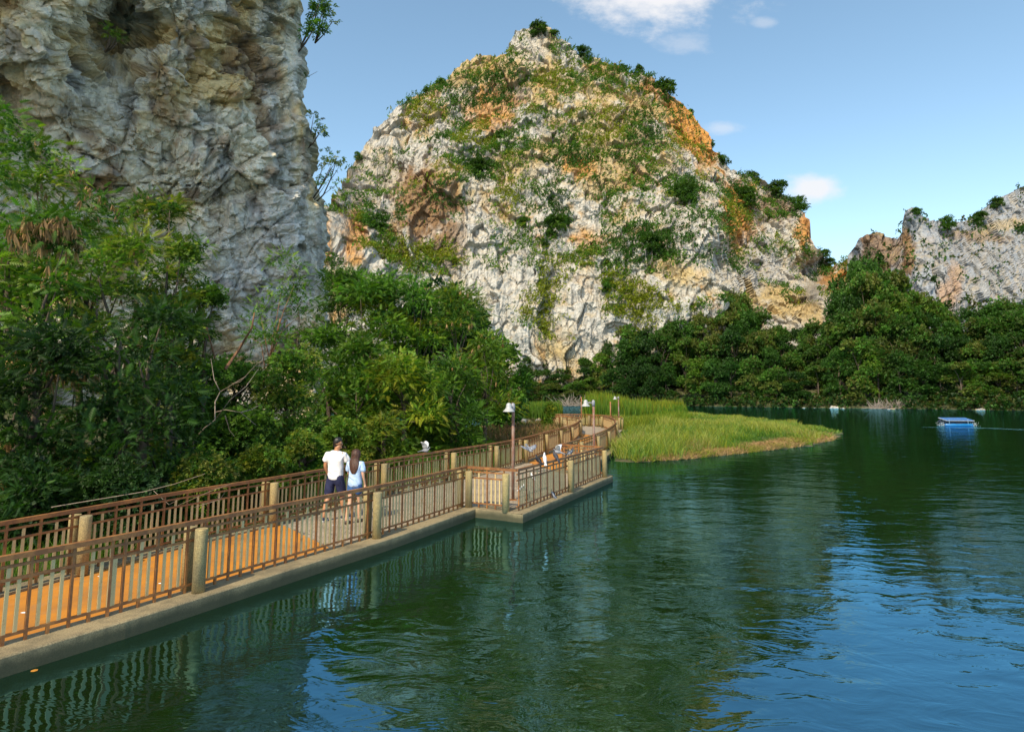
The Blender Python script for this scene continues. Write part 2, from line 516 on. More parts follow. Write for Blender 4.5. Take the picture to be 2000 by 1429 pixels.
def blur(D, k):
    for _ in range(k):
        E = np.pad(D, 1, mode='edge')
        D = (E[1:-1, 1:-1] * 2 + E[:-2, 1:-1] + E[2:, 1:-1] + E[1:-1, :-2] + E[1:-1, 2:]) / 6
    return D
def build_rock(name, sil, depth, ulim, nu, nt_, vbot, relief, colour, label, uedge=None):
    S = np.asarray(sil, float)
    us = np.linspace(ulim[0], ulim[1], nu)
    top = np.interp(us, S[:, 0], S[:, 1])
    top = top + 2.0 * vnoise(np.stack([us * .03, us * 0, us * 0], 1), 8)
    tt = np.linspace(0, 1, nt_)
    U = np.repeat(us[None], nt_, 0)
    V = vbot + (top[None] - vbot) * tt[:, None]
    if uedge is not None: U = uedge(U, V, tt)
    Y = depth(U, V)
    P = grid_pts(U, V, Y)
    N = grid_normals(P)
    if N[..., 1].mean() > 0: N = -N
    D = relief(P.reshape(-1, 3), U.ravel(), V.ravel())
    fade = np.ones_like(U)
    D = D.reshape(U.shape)
    Dn = N * .28 + np.array([-.06, -.72, .04]); Dn /= np.linalg.norm(Dn, axis=-1, keepdims=True)
    P = P + Dn * D[..., None]
    N2 = grid_normals(P)
    if N2[..., 1].mean() > 0: N2 = -N2
    Cc = colour(P.reshape(-1, 3), U.ravel(), V.ravel(), N2.reshape(-1, 3)).reshape(*U.shape, 3)
    # close it: the back falls away behind the skyline
    back = []
    bc = []
    last = P[-1]
    for k in range(1, 9):
        q = last.copy(); q[:, 1] += k * k * 1.0; q[:, 0] *= q[:, 1] / last[:, 1]; q[:, 2] -= (k * k * .55 - .3 * k); back.append(q); bc.append(Cc[-1])
    P = np.concatenate([P, np.stack(back)], 0); Cc = np.concatenate([Cc, np.stack(bc)], 0)
    r, c = P.shape[:2]
    idx = np.arange(r * c).reshape(r, c)
    F = np.stack([idx[:-1, :-1], idx[:-1, 1:], idx[1:, 1:], idx[1:, :-1]], -1).reshape(-1, 4)
    o = obj(name, mesh_np(name, P.reshape(-1, 3), F, ROCK, Cc.reshape(-1, 3), False))
    return o, dict(P=P[:nt_], N=N2, U=U, V=V)

def lerpc(a, b, w): return a + (b - a) * w[:, None]
def rock_colour(P, U, V, N, zones, base=WHITE, s=1.0, warm=1.0):
    n1 = fbm(P * .09 * s, 21, 5); n2 = fbm(P * .3 * s + 9, 33, 4); n3 = fbm(P * np.array([.5, .5, .1]) * s, 44, 4)
    C = lerpc(np.repeat(base[None], len(P), 0), CREAM, warm * sstep(-.12, .45, n1 + .35 * n2 + .25 * (sstep(450, 250, V) - .5)))
    C = lerpc(C, GREY, .75 * sstep(.05, .45, n3 - .3 * n1))
    C = lerpc(C, ORANGE, .5 * warm * sstep(.25, .55, n2 + .25 * n1))
    for cu, cv, ru, rv, rot, col, k in zones:
        w = blob(U, V, cu, cv, ru, rv, rot)
        C = lerpc(C, col, k * sstep(.28, .75, w + .38 * n2 + .15 * n3))
    # soil caught on ledges
    ledge = sstep(.35, .75, N[:, 2] + .15 * n2)
    C = lerpc(C, np.array((.30, .22, .09)), ledge * .45)
    return np.clip(C, .02, .8)

# --- the big hill
Kd = 1.64
HILL_SIL = [(560, 470), (600, 425), (625, 402), (650, 393), (668, 372), (690, 325), (712, 292), (740, 256), (770, 218), (800, 190), (832, 178), (850, 166), (880, 150), (905, 131), (930, 117), (960, 114), (985, 106), (1000, 80), (1020, 62), (1045, 55), (1072, 64), (1090, 82), (1110, 92), (1130, 106), (1165, 120), (1190, 122), (1220, 133), (1250, 150), (1280, 165), (1310, 186), (1340, 212), (1355, 226), (1368, 252), (1382, 276), (1402, 306), (1420, 332), (1450, 342), (1480, 357), (1510, 377), (1545, 398), (1565, 416), (1580, 450), (1592, 482), (1610, 510), (1625, 520), (1650, 512), (1672, 492), (1700, 480), (1740, 480), (1800, 520), (1900, 560)]
hill_ctrl = [(560, 820, 93), (800, 820, 96), (1000, 820, 97), (1200, 820, 96), (1400, 820, 95), (1600, 820, 97), (1750, 820, 99), (1900, 820, 104),
 (640, 410, 100), (640, 520, 97), (700, 420, 103), (760, 440, 103), (700, 330, 119), (760, 300, 120), (720, 370, 112), (640, 640, 95), (800, 640, 96),
 (850, 340, 109), (820, 400, 105), (850, 450, 104), (800, 500, 101), (900, 480, 103), (900, 360, 107), (780, 340, 119), (850, 240, 122),
 (900, 170, 127), (960, 118, 130), (1000, 140, 125), (1045, 55, 130), (1100, 100, 130), (1060, 180, 120), (950, 220, 121),
 (1000, 250, 117), (1000, 350, 111), (1000, 450, 105), (1000, 600, 99), (920, 600, 98), (930, 300, 114),
 (1100, 250, 117), (1100, 350, 110), (1100, 450, 105), (1100, 600, 98), (1100, 700, 97),
 (1190, 120, 131), (1200, 220, 119), (1200, 300, 112), (1200, 400, 106), (1200, 500, 101), (1200, 620, 97),
 (1260, 180, 126), (1310, 186, 130), (1300, 260, 121), (1320, 330, 113), (1300, 400, 104), (1320, 480, 97), (1350, 560, 93), (1400, 470, 97), (1390, 420, 101),
 (1360, 260, 129), (1400, 330, 128), (1410, 400, 113), (1440, 420, 117), (1430, 480, 112), (1450, 530, 107), (1425, 575, 93), (1480, 560, 110),
 (1450, 345, 133), (1500, 380, 134), (1500, 440, 124), (1565, 418, 133), (1560, 480, 122), (1550, 550, 119), (1600, 515, 131), (1600, 560, 122),
 (1500, 600, 101), (1550, 610, 101), (1600, 580, 108), (1500, 640, 97), (1650, 520, 126), (1700, 500, 124), (1750, 560, 115), (1650, 600, 106), (1850, 600, 115)]
hill_f = tps([(a, b, c * Kd) for a, b, c in hill_ctrl])
def hill_relief(P, U, V):
    w = P + 2.5 * np.stack([fbm(P * .12, 70, 3), fbm(P * .12, 71, 3), fbm(P * .12, 72, 3)], 1)
    f1, e1 = facet(w * np.array([.085, .085, .06]), 5)
    f2, e2 = facet(w * np.array([.26, .26, .12]) + 3, 15)
    f3, e3 = facet(w * np.array([.7, .7, .34]) + 7, 25)
    strata = vnoise(np.stack([P[:, 0] * .05, P[:, 1] * .05, P[:, 2] * .55 + .25 * P[:, 0]], 1), 91)
    return 2.0 * f1 + 1.6 * f2 + .5 * f3 + .9 * ridged(P * np.array([.25, .25, .14]), 61, 5) + 1.2 * ridged(P * .07, 62, 3) + .5 * ridged(P * np.array([.6, .6, .07]), 63, 2) - .25 * sstep(.10, 0, e2) + .35 * strata + .18 * fbm(P * 1.4, 66, 3)
hill_zones = [(700, 470, 26, 80, .05, ORANGE, .8), (640, 470, 15, 60, 0, ORANGE, .6), (830, 400, 75, 90, -.3, BROWN, 1.0), (880, 480, 40, 60, 0, BROWN, .7), (960, 215, 60, 50, -.5, ORANGE, .8), (1000, 180, 50, 30, 0, BROWN, .5),
 (1180, 300, 120, 110, .3, CREAM, .8), (1130, 330, 40, 25, 0, ORANGE, .8), (1240, 350, 45, 40, 0, BROWN, .5), (1340, 250, 42, 80, -.5, ORANGE, 1.0), (1370, 290, 30, 60, -.3, ORANGE, .9), (1290, 190, 60, 20, .5, ORANGE, .8), (1200, 130, 30, 14, 0, ORANGE, .8),
 (1440, 440, 36, 95, -.15, ORANGE, 1.0), (1510, 410, 50, 30, .3, BROWN, .8), (1570, 450, 22, 40, 0, ORANGE, .9), (1480, 520, 55, 65, 0, GREY, .9), (1585, 540, 22, 40, 0, GREY, .9),
 (1540, 600, 90, 35, .3, CREAM, .9), (1620, 550, 30, 40, 0, ORANGE, .8), (1700, 520, 70, 30, 0, ORANGE, .8), (950, 560, 60, 150, 0, WHITE, .8), (1370, 480, 60, 60, .4, WHITE, .9), (730, 350, 60, 50, -.8, WHITE, .8), (1100, 600, 120, 90, 0, WHITE, .6), (1150, 470, 40, 30, 0, ORANGE, .6), (1040, 90, 35, 60, 0, WHITE, .7),
 (905, 150, 45, 30, -.6, CREAM, .9), (1010, 330, 60, 40, 0, CREAM, .6)]
hill, HG = build_rock('limestone_hill', HILL_SIL, hill_f, (560, 1790), 570, 390, 815, hill_relief,
                      lambda P, U, V, N: rock_colour(P, U, V, N, hill_zones), None)
tag(hill, kind='structure')

# --- cliff across the lake, right of the gap
RC_SIL = [(1655, 500), (1668, 484), (1676, 468), (1692, 462), (1716, 455), (1738, 462), (1752, 470), (1764, 452), (1768, 414), (1780, 405), (1790, 412), (1805, 424), (1822, 430), (1858, 436), (1884, 431), (1908, 417), (1932, 402), (1950, 387), (1976, 375), (2000, 362), (2040, 342), (2120, 318), (2260, 330), (2400, 380)]
rc_f = tps([(1655, 820, 152), (1760, 820, 142), (1900, 820, 150), (2100, 820, 158), (2400, 820, 180), (1655, 500, 168), (1680, 600, 156),
            (1700, 470, 160), (1740, 470, 158), (1740, 560, 150), (1775, 410, 150), (1785, 520, 143), (1800, 600, 140), (1800, 430, 150), (1880, 436, 160), (1900, 520, 152), (1900, 600, 146),
            (2000, 370, 178), (2000, 480, 168), (2000, 600, 158), (2120, 320, 192), (2120, 600, 172), (2400, 400, 210), (2400, 600, 190)])
def rc_relief(P, U, V):
    w = P + 1.5 * np.stack([fbm(P * .15, 170, 3), fbm(P * .15, 171, 3), fbm(P * .15, 172, 3)], 1)
    f1, e1 = facet(w * np.array([.12, .12, .06]), 105)
    f2, e2 = facet(w * np.array([.34, .34, .16]) + 3, 115)
    pil = ridged(P * np.array([.35, .35, .05]), 130, 3)
    k = 1 + 1.2 * blob(U, V, 1720, 480, 50, 60)
    return k * (1.3 * f1 + .7 * f2) + .8 * pil - .6 * sstep(.12, 0, e2) + .3 * fbm(P * 1.3, 166, 3)
rc_zones = [(1720, 500, 55, 60, 0, BROWN, .8), (1720, 450, 60, 14, 0, CREAM * .7, .7), (1775, 500, 16, 60, 0, BROWN, 1.0), (1690, 465, 18, 14, 0, BROWN, .8), (1900, 460, 70, 14, .1, BROWN, .6), (1960, 440, 60, 14, -.2, CREAM, .6), (1860, 560, 26, 50, .3, ORANGE, .45)]
rc, RG = build_rock('limestone_cliff', RC_SIL, rc_f, (1655, 2400), 380, 260, 830, rc_relief,
                    lambda P, U, V, N: rock_colour(P, U, V, N, rc_zones, np.array((.29, .31, .345)), 1.0, .2), None)  # dark blue-grey base puts the cliff's shade into its colour
tag(rc, kind='structure')

# --- the overhanging cliff at the left, close by
EDGE = np.array([(-260, 560), (0, 577), (60, 576), (85, 592), (120, 590), (165, 583), (200, 591), (240, 596), (262, 604), (300, 600), (340, 608), (400, 618), (450, 621), (540, 617), (600, 620), (700, 616), (960, 600)], float)
us_n, vs_n = 400, 400
vv = np.concatenate([np.linspace(900, -10, 355), np.linspace(-20, -330, 45)])
edge = np.interp(vv, EDGE[:, 0], EDGE[:, 1]) - 14 * sstep(420, 60, vv)
tt = np.linspace(0, 1, us_n) ** 0.82
LU = -330 + (edge[:, None] + 330) * tt[None]
LV = np.repeat(vv[:, None], us_n, 1)
cliff_ctrl = [(-700, 930, 18.2), (-700, 300, 17.5), (-700, -300, 16), (0, 930, 27), (0, 700, 27.5), (0, 450, 27.5), (0, 270, 27.4), (0, 180, 26.2), (0, 0, 24), (0, -300, 21),
              (120, 150, 26.0), (60, 60, 24.2), (150, 0, 25.5), (220, 60, 30.2), (260, 30, 30.5), (235, 90, 30.6), (300, 10, 28.0), (180, 200, 28.2), (280, 250, 29.8), (300, 120, 28.3), (380, 60, 29.2),
              (300, 330, 31.2), (300, 500, 32.0), (300, 800, 31.4), (400, 200, 31), (440, 120, 31.3), (420, 330, 32.2), (480, 200, 32.4), (500, 300, 33), (480, 450, 34.5), (480, 600, 35.5), (480, 800, 34.6),
              (560, 60, 34.0), (570, 200, 34.8), (590, 350, 35.8), (600, 450, 36.6), (560, 450, 35.2), (600, 600, 37.6), (560, 620, 37), (600, 900, 37), (550, -300, 32), (300, -300, 26)]
cf = tps(cliff_ctrl)
LY = cf(LU, LV)
LP = grid_pts(LU, LV, LY)
wrap = []
for k in range(1, 34):
    q = LP[:, -1].copy()
    a = k * .06
    q[:, 1] += 6.0 * math.sin(min(a, 1.5)) + k * .12; q[:, 0] -= 4.2 * (1 - math.cos(min(a, 1.5))) + .04 * k
    wrap.append(q)
LP = np.concatenate([LP, np.stack(wrap, 1)], 1)
LU2 = np.concatenate([LU, np.repeat(LU[:, -1:], 33, 1)], 1); LV2 = np.repeat(LV[:, :1], LU2.shape[1], 1)
LN = grid_normals(LP); LN = LN if LN[..., 1].mean() < 0 else -LN
p = LP.reshape(-1, 3)
w = p + .5 * np.stack([fbm(p * .35, 270, 3), fbm(p * .35, 271, 3), fbm(p * .35, 272, 3)], 1)
rotm = np.array([[.82, 0, .57], [0, 1, 0], [-.57, 0, .82]])   # beds dip down towards the lake
ws = w @ rotm.T
f0, e0 = facet(ws * np.array([.17, .2, .26]), 201)
f1, e1 = facet(ws * np.array([.42, .45, .75]) + 2, 205)
f2, e2 = facet(ws * np.array([1.05, 1.05, 1.9]) + 3, 215)
f3, e3 = facet(ws * np.array([2.6, 2.6, 4.4]) + 3, 225)
smooth_z = blob(LU2.ravel(), LV2.ravel(), 60, 210, 260, 55) + .6 * blob(LU2.ravel(), LV2.ravel(), 450, 480, 120, 130)
hollow = sstep(.15, .6, fbm(ws * np.array([.5, .5, .35]) + 4, 280, 3) + .6 * blob(LU2.ravel(), LV2.ravel(), 520, 190, 90, 120, -.3) - .1)
k = 1 - .65 * np.clip(smooth_z, 0, 1)
k = k * np.where(np.tile(np.arange(LN.shape[1]), LN.shape[0]) > us_n - 12, .45, 1.0)
D = .55 * f0 * np.clip(k * 1.5, 0, 1) + k * (.46 * f1 + .32 * f2 + .15 * f3) + .30 * ridged(ws * .55, 261, 4) - k * (.22 * sstep(.16, 0, e1) + .10 * sstep(.18, 0, e2)) - .45 * hollow + .12 * fbm(p * 3.2, 266, 3)
LP = LP + LN * D.reshape(LN.shape[:2])[..., None]
LN = grid_normals(LP); LN = LN if LN[..., 1].mean() < 0 else -LN
p = LP.reshape(-1, 3); nn = LN.reshape(-1, 3); uu, v_ = LU2.ravel(), LV2.ravel()
n1_, n2_, n3_ = fbm(p * .25, 301, 5), fbm(p * .8, 302, 4), fbm(p * np.array([1.2, 1.2, .3]), 303, 4)
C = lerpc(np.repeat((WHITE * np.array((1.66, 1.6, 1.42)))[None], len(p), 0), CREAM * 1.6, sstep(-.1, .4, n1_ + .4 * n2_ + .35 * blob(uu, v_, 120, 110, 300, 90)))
C = lerpc(C, GREY * 1.5, .6 * sstep(.0, .4, n3_ - .2 * n1_ + .3 * blob(uu, v_, 560, 300, 60, 300)))
C = lerpc(C, BROWN * 1.5, .7 * sstep(.18, .5, hollow * .45 + n2_ * .8 + .2 * blob(uu, v_, 300, 290, 120, 60)))
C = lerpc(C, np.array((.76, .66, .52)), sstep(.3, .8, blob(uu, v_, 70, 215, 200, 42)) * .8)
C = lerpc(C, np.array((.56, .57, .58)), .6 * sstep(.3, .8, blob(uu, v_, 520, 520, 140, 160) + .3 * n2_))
C = lerpc(C, DARK, .4 * sstep(.2, .5, n3_ + .5 * n2_ - .05))
r, c = LP.shape[:2]; idx = np.arange(r * c).reshape(r, c)
F = np.stack([idx[:-1, :-1], idx[:-1, 1:], idx[1:, 1:], idx[1:, :-1]], -1).reshape(-1, 4)
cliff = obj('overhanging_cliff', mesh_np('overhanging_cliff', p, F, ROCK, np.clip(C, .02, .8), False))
tag(cliff, kind='structure')
LG = dict(P=LP, N=LN, U=LU2, V=LV2)
# ------------------------------------------------------------------ walkway
def concrete(name, col, col2, streak=0.5):
    m, nt, b = M(name); t = NT(nt); v = t.coord('World')
    c = t.mix(t.ramp(t.noise(v, 2.2, 6, .65), .38, .66), col, col2)
    sp = t.noise(v, 70, 2, .5)
    c = t.scale(c, t.ramp(sp, .35, .65, .72, 1.22))
    st = t.ramp(t.noise(t.coord('World', (9, 9, .7)), 1, 4), .5, .7)
    c = t.mix(t.math('MULTIPLY', st, streak), c, (.09, .075, .045))
    nt.links.new(c, b.inputs['Base Color']); b.inputs['Roughness'].default_value = .9
    nt.links.new(t.bump(t.noise(v, 60, 3), .5, .006), b.inputs['Normal'])
    return m
def shaded_base(m):  # side shade of the kerb painted into its colour, darkest at the waterline
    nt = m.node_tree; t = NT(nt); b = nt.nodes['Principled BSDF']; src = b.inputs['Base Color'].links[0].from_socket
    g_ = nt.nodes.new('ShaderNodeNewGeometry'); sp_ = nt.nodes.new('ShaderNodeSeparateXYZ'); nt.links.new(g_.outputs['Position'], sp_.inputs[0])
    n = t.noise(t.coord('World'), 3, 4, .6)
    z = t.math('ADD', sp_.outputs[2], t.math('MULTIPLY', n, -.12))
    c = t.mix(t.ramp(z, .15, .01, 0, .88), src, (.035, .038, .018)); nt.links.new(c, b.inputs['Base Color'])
KERBM = concrete('washed_concrete', (.30, .235, .13), (.185, .148, .085), .35)
shaded_base(KERBM)
POSTM = concrete('pebble_dash', (.37, .28, .12), (.26, .21, .11), .45)
BRICKM = concrete('grey_paver', (.36, .29, .21), (.25, .205, .15), 0.0)
MORTAR = simple('mortar', (.14, .125, .10), .95, .3, 5)
def orange_mat():
    m, nt, b = M('orange_painted_sheet'); t = NT(nt); v = t.coord('World')
    c = t.mix(t.ramp(t.noise(v, 1.1, 6, .65), .35, .7), (.54, .205, .014), (.37, .15, .022))
    c = t.mix(t.math('MULTIPLY', t.ramp(t.noise(t.coord('World', (1, .25, 1), (0, 0, .5)), 7, 5, .7), .5, .8), .5), c, (.42, .21, .08))
    c = t.mix(t.math('MULTIPLY', t.ramp(t.noise(v, 5, 6, .75), .52, .74), .5), c, (.30, .17, .07))
    nt.links.new(c, b.inputs['Base Color']); b.inputs['Roughness'].default_value = .78
    nt.links.new(t.bump(t.noise(t.coord('World', (1, .3, 1), (0, 0, .5)), 9, 4), .5, .015), b.inputs['Normal'])
    return m
ORANGEM = orange_mat()
def steel(name, col, rust, amt=(.45, .7), rough=.5):
    m, nt, b = M(name); t = NT(nt); v = t.coord('World')
    c = t.mix(t.ramp(t.noise(v, 5, 6, .7), *amt), col, rust)
    c = t.mix(t.math('MULTIPLY', t.ramp(t.noise(v, 45, 3, .7), .6, .7), .5), c, tuple(x * .35 for x in rust))
    nt.links.new(c, b.inputs['Base Color']); b.inputs['Roughness'].default_value = rough
    nt.links.new(t.bump(t.noise(v, 50, 3), .4, .002), b.inputs['Normal'])
    return m
RAILM = steel('rusty_brown_paint', (.19, .078, .028), (.34, .15, .045), (.4, .65), .5)
PICKM = steel('faded_cream_paint', (.52, .39, .19), (.36, .19, .06), (.52, .78), .6)
GALV = steel('weathered_galvanised', (.30, .30, .33), (.20, .20, .22), (.4, .7), .45)
LAMPW = simple('lamp_enamel', (.42, .42, .42), .4, .15, 8)

walk = empty('walkway', (0, 0, 0)); tag(walk, kind='structure')

def cut(line, u):
    """index on the line nearest to image column u"""
    best, bi = 1e9, 0
    for i, p in enumerate(line):
        if p.y < 3: continue
        uu_ = 1000 + (p.x / (p.y * FW.y + (p.z - CH) * FW.z)) * FPX
        if abs(uu_ - u) < best: best, bi = abs(uu_ - u), i
    return bi
# lake-side rail of the far bend
BEND_PX = [(1097, 921), (1125, 909), (1159, 893), (1184, 877), (1199, 862), (1203, 851), (1198, 843), (1188, 838), (1178, 834)]
bend_line = smooth_line([PZ(u, v) for u, v in BEND_PX], 0.1)
C0, C1, C2, C3 = lake_line[-1], PZ(1009, 998), PZ(1178, 929), PZ(1097, 921)
gate_line = resample([C0, C1], .1)
side_line = resample([C1, C1.lerp(C2, .5) + Vector((.03, -.04, 0)), C2], .1)
ret_line = resample([C2, C3], .1)
back_line = resample([PZ(1215, 838.5), PZ(1178, 833), PZ(1134, 830.5), PZ(1083, 830)], .1)

def strip(name, L, R, mat, z, parent=walk, sub=None):
    n = min(len(L), len(R)); V = []; F = []
    for i in range(n):
        V += [(L[i].x, L[i].y, z), (R[i].x, R[i].y, z)]
    for i in range(n - 1): F.append([2 * i, 2 * i + 1, 2 * i + 3, 2 * i + 2])
    return obj(name, mesh_np(name, V, F, mat), parent)
def even(line, n):
    return [line[round(i * (len(line) - 1) / (n - 1))] for i in range(n)]
# deck outline split by colour (orange - grey - orange - grey)
li = [0, cut(left_line, 548), cut(left_line, 1028)]
l_or2 = min(range(len(left_line)), key=lambda i: (left_line[i] - PZ(1133, 845)).length)
lk = [0, cut(lake_line, 655)]
def deck_mesh(name, ring, mat, z):
    bm = bmesh.new(); vs = [bm.verts.new((p.x, p.y, z)) for p in ring]
    f = bm.faces.new(vs); bmesh.ops.triangulate(bm, faces=[f])
    bmesh.ops.recalc_face_normals(bm, faces=bm.faces[:])
    for ff in bm.faces:
        if ff.normal.z < 0: ff.normal_flip()
    me = bpy.data.meshes.new(name); bm.to_mesh(me); bm.free(); me.materials.append(mat)
    return obj(name, me, walk)
ringA = left_line[0:li[1] + 1:2] + lake_line[0:lk[1] + 1:2][::-1]
ringB = left_line[li[1]:li[2] + 1:2] + [C3, C2, C1] + lake_line[lk[1]:][::-2]
ringB = left_line[li[1]:li[2] + 1:2] + [C3] + ret_line[::-4] + [C2, C1] + lake_line[lk[1]:][::-2]
b_or = min(range(len(bend_line)), key=lambda i: (bend_line[i] - PZ(1201, 856)).length)
ringC = left_line[li[2]:l_or2 + 1:2] + bend_line[0:b_or + 1:2][::-1]
ringD = left_line[l_or2:][::2] + back_line[::-3] + [PZ(1205, 850)] + bend_line[b_or:][::2][:3]
deck_mesh('deck_surface', ringA, ORANGEM, DECK)
deck_mesh('deck_surface', ringC, ORANGEM, DECK)
under = deck_mesh('deck_surface', ringB, MORTAR, DECK - .012)
pave_far = deck_mesh('deck_surface', ringD, BRICKM, DECK + .003)
# pavers, laid along the walk
dirw = (lake_line[-1] - lake_line[-40]).normalized(); nrm = Vector((dirw.y, -dirw.x, 0))
polyB = [(p.x, p.y) for p in ringB]
BL, BW_ = .21, .105
org = lake_line[lk[1]]
cells = []
for i in range(-160, 220):
    for j in range(-30, 80):
        c = org + Vector((1, 0, 0)) * ((i + .5 * (j % 2)) * BL) + Vector((0, 1, 0)) * (j * BW_ * 1.0 - 2.0)
        cells.append((c.x, c.y))
for j in range(80, 190):
    for i in range(-20, 160):
        cells.append((org.x + (i + .5 * (j % 2)) * BL, org.y + j * BW_ - 2.0))
cells = np.array(cells)
sd = sdf_poly(cells[:, 0], cells[:, 1], polyB)
cells = cells[sd > .05]
order = np.argsort((cells ** 2).sum(1)); cells = cells[order]
bmx = MB().box((0, 0, 0), (BL / 2 - .006, BW_ / 2 - .006, .02)); brick_me = bmx.mesh('paving_brick', BRICKM)
for k, (x, y) in enumerate(cells[:280]):
    obj('paving_brick', brick_me, walk, (x, y, DECK - .02 + random.uniform(-.002, .003)), random.uniform(-.012, .012))
Vb, Fb = [], []
for (x, y) in cells[280:]:
    b = len(Vb); z = DECK + random.uniform(-.003, .003); w, h = BL / 2 - .006, BW_ / 2 - .006
    Vb += [(x - w, y - h, z), (x + w, y - h, z), (x + w, y + h, z), (x - w, y + h, z), (x - w, y - h, z - .02), (x + w, y - h, z - .02), (x + w, y + h, z - .02), (x - w, y + h, z - .02)]
    Fb += [[b, b + 1, b + 2, b + 3], [b, b + 4, b + 5, b + 1], [b + 1, b + 5, b + 6, b + 2], [b + 2, b + 6, b + 7, b + 3], [b + 3, b + 7, b + 4, b]]
tag(obj('distant_paving_bricks', mesh_np('distant_paving_bricks', Vb, Fb, BRICKM), walk), kind='stuff')

def kerb(line, out_, inn, side, zt=KERB, parent=walk, step=3):
    """kerb along a rail line; side=+1 when the water is on the right-hand side"""
    L = line[::step] + ([line[-1]] if (len(line) - 1) % step else [])
    o = off_line(L, out_ * side); i_ = off_line(L, -inn * side)
    V, F = [], []
    for a, b in zip(o, i_):
        V += [(a.x, a.y, -.5), (a.x, a.y, zt - .015), (a.x + (b.x - a.x) * .03, a.y + (b.y - a.y) * .03, zt), (b.x, b.y, zt), (b.x, b.y, -.5)]
    for k in range(len(L) - 1):
        for q in range(4):
            a, b = k * 5 + q, k * 5 + q + 1
            F.append([a, b, b + 5, a + 5] if side < 0 else [a, a + 5, b + 5, b])
    n = len(L)
    F += [[0, 1, 3, 4], [(n - 1) * 5, (n - 1) * 5 + 4, (n - 1) * 5 + 3, (n - 1) * 5 + 1]]
    return obj('kerb', mesh_np('kerb', V, F, KERBM), parent)
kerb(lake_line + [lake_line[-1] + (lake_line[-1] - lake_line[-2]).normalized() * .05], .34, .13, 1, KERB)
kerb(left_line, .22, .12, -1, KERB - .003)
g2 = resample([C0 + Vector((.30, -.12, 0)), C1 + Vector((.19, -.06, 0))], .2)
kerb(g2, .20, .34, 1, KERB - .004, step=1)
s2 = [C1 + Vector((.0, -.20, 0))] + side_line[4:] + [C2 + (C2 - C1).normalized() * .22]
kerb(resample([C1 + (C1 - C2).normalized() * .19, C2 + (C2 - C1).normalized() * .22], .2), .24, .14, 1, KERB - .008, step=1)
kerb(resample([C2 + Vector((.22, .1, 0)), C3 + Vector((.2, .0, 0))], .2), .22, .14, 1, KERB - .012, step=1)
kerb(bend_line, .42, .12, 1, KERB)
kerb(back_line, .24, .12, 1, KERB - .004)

# ------------------------------------------------------------------ railings
RH = .92
def tp(p, z): return Vector((p.x, p.y, z))
tall_me = MB().box((0, 0, .44), (.0145, .0145, .44)).mesh('baluster', RAILM)
long_me = MB().box((0, 0, .44), (.018, .009, .35)).mesh('picket', PICKM)     # from bottom rail to upper mid rail
short_me = MB().box((0, 0, .375), (.018, .009, .285)).mesh('picket', PICKM)
foot_me = MB().box((0, 0, .04), (.016, .016, .04)).mesh('foot', RAILM)
post_mb = MB(); post_mb.lathe([(.082, -.02), (.082, .80), (.076, .818), (.03, .822)], n=18)
post_me = post_mb.mesh('post', POSTM, False)
for pp in post_me.polygons: pp.use_smooth = abs(pp.normal.z) < .5

def railing(line, posts, label, post_side, start_post=True, ends=(0, 0), inner=True, thick=.07):
    """line runs along the kerb top; posts are indices on it; post_side=+1 puts the big post to the right"""
    r = empty('railing', tuple(tp(line[0], KERB)))
    tag(r, label, 'railing', None)
    org = Vector(r.location)
    def add(name, me, p, rz): return obj(name, me, r, tuple(p - org), rz)
    def along(name, z, w, h, i0, i1, mat):
        seg = line[i0:i1 + 1]
        keep = [seg[0]]
        for q in range(1, len(seg) - 1):
            if q % 8 == 0: keep.append(seg[q])
        keep.append(seg[-1])
        o1 = off_line(keep, w / 2); o2 = off_line(keep, -w / 2); V, F = [], []
        for a, b in zip(o1, o2):
            V += [(a.x, a.y, z - h / 2), (a.x, a.y, z + h / 2), (b.x, b.y, z + h / 2), (b.x, b.y, z - h / 2)]
        for k in range(len(keep) - 1):
            for q in range(4):
                a, b = 4 * k + q, 4 * k + (q + 1) % 4
                F.append([a, b, b + 4, a + 4])
        n = 4 * (len(keep) - 1); F += [[3, 2, 1, 0], [n, n + 1, n + 2, n + 3]]
        V = [(x - org.x, y - org.y, zz + KERB - org.z) for x, y, zz in V]
        return obj(name, mesh_np(name, V, F, mat), r)
    idx_ = sorted(set([0] + list(posts) + [len(line) - 1]))
    along('handrail', RH - .025, thick, .055, 0, len(line) - 1, RAILM)
    for a, b in zip(idx_[:-1], idx_[1:]):
        if b - a < 4: continue
        g = 1 if b - a > 12 else 0
        for z, nm in ((.80, 'mid_rail'), (.665, 'mid_rail'), (.095, 'bottom_rail')):
            along(nm, z, .03, .03, a, b, RAILM)
        L = (b - a) * (line[1] - line[0]).length; usable = L - .24
        n = max(1, round(usable / .42))
        for k in range(n * 4 + 1):
            s = a + (0.12 + usable * k / (n * 4)) / L * (b - a)
            i = min(len(line) - 2, int(s)); p = line[i].lerp(line[i + 1], s - i)
            d = line[i + 1] - line[i]; rz = math.atan2(d.y, d.x); p = tp(p, KERB)
            if k % 4 == 0: add('baluster', tall_me, p, rz)
            elif k % 4 == 2:
                add('picket', long_me, p, rz); add('foot', foot_me, p, rz)
            else: add('picket', short_me, p, rz)
    for q, i in enumerate(posts):
        i = max(0, min(len(line) - 2, i)); d = (line[i + 1] - line[i]).normalized(); nn_ = Vector((d.y, -d.x, 0))
        for sgn in ((1, -1) if inner else (1,)):
            add('post', post_me, tp(line[i], KERB) + nn_ * (.115 * sgn * post_side) + d * random.uniform(-.01, .01), random.uniform(0, 6))
    return r
P_near = [cut(lake_line, 381), cut(lake_line, 725), cut(lake_line, 908)]
sp = P_near[1] - P_near[0]
P_near = [P_near[0] - 2 * sp, P_near[0] - sp] + P_near
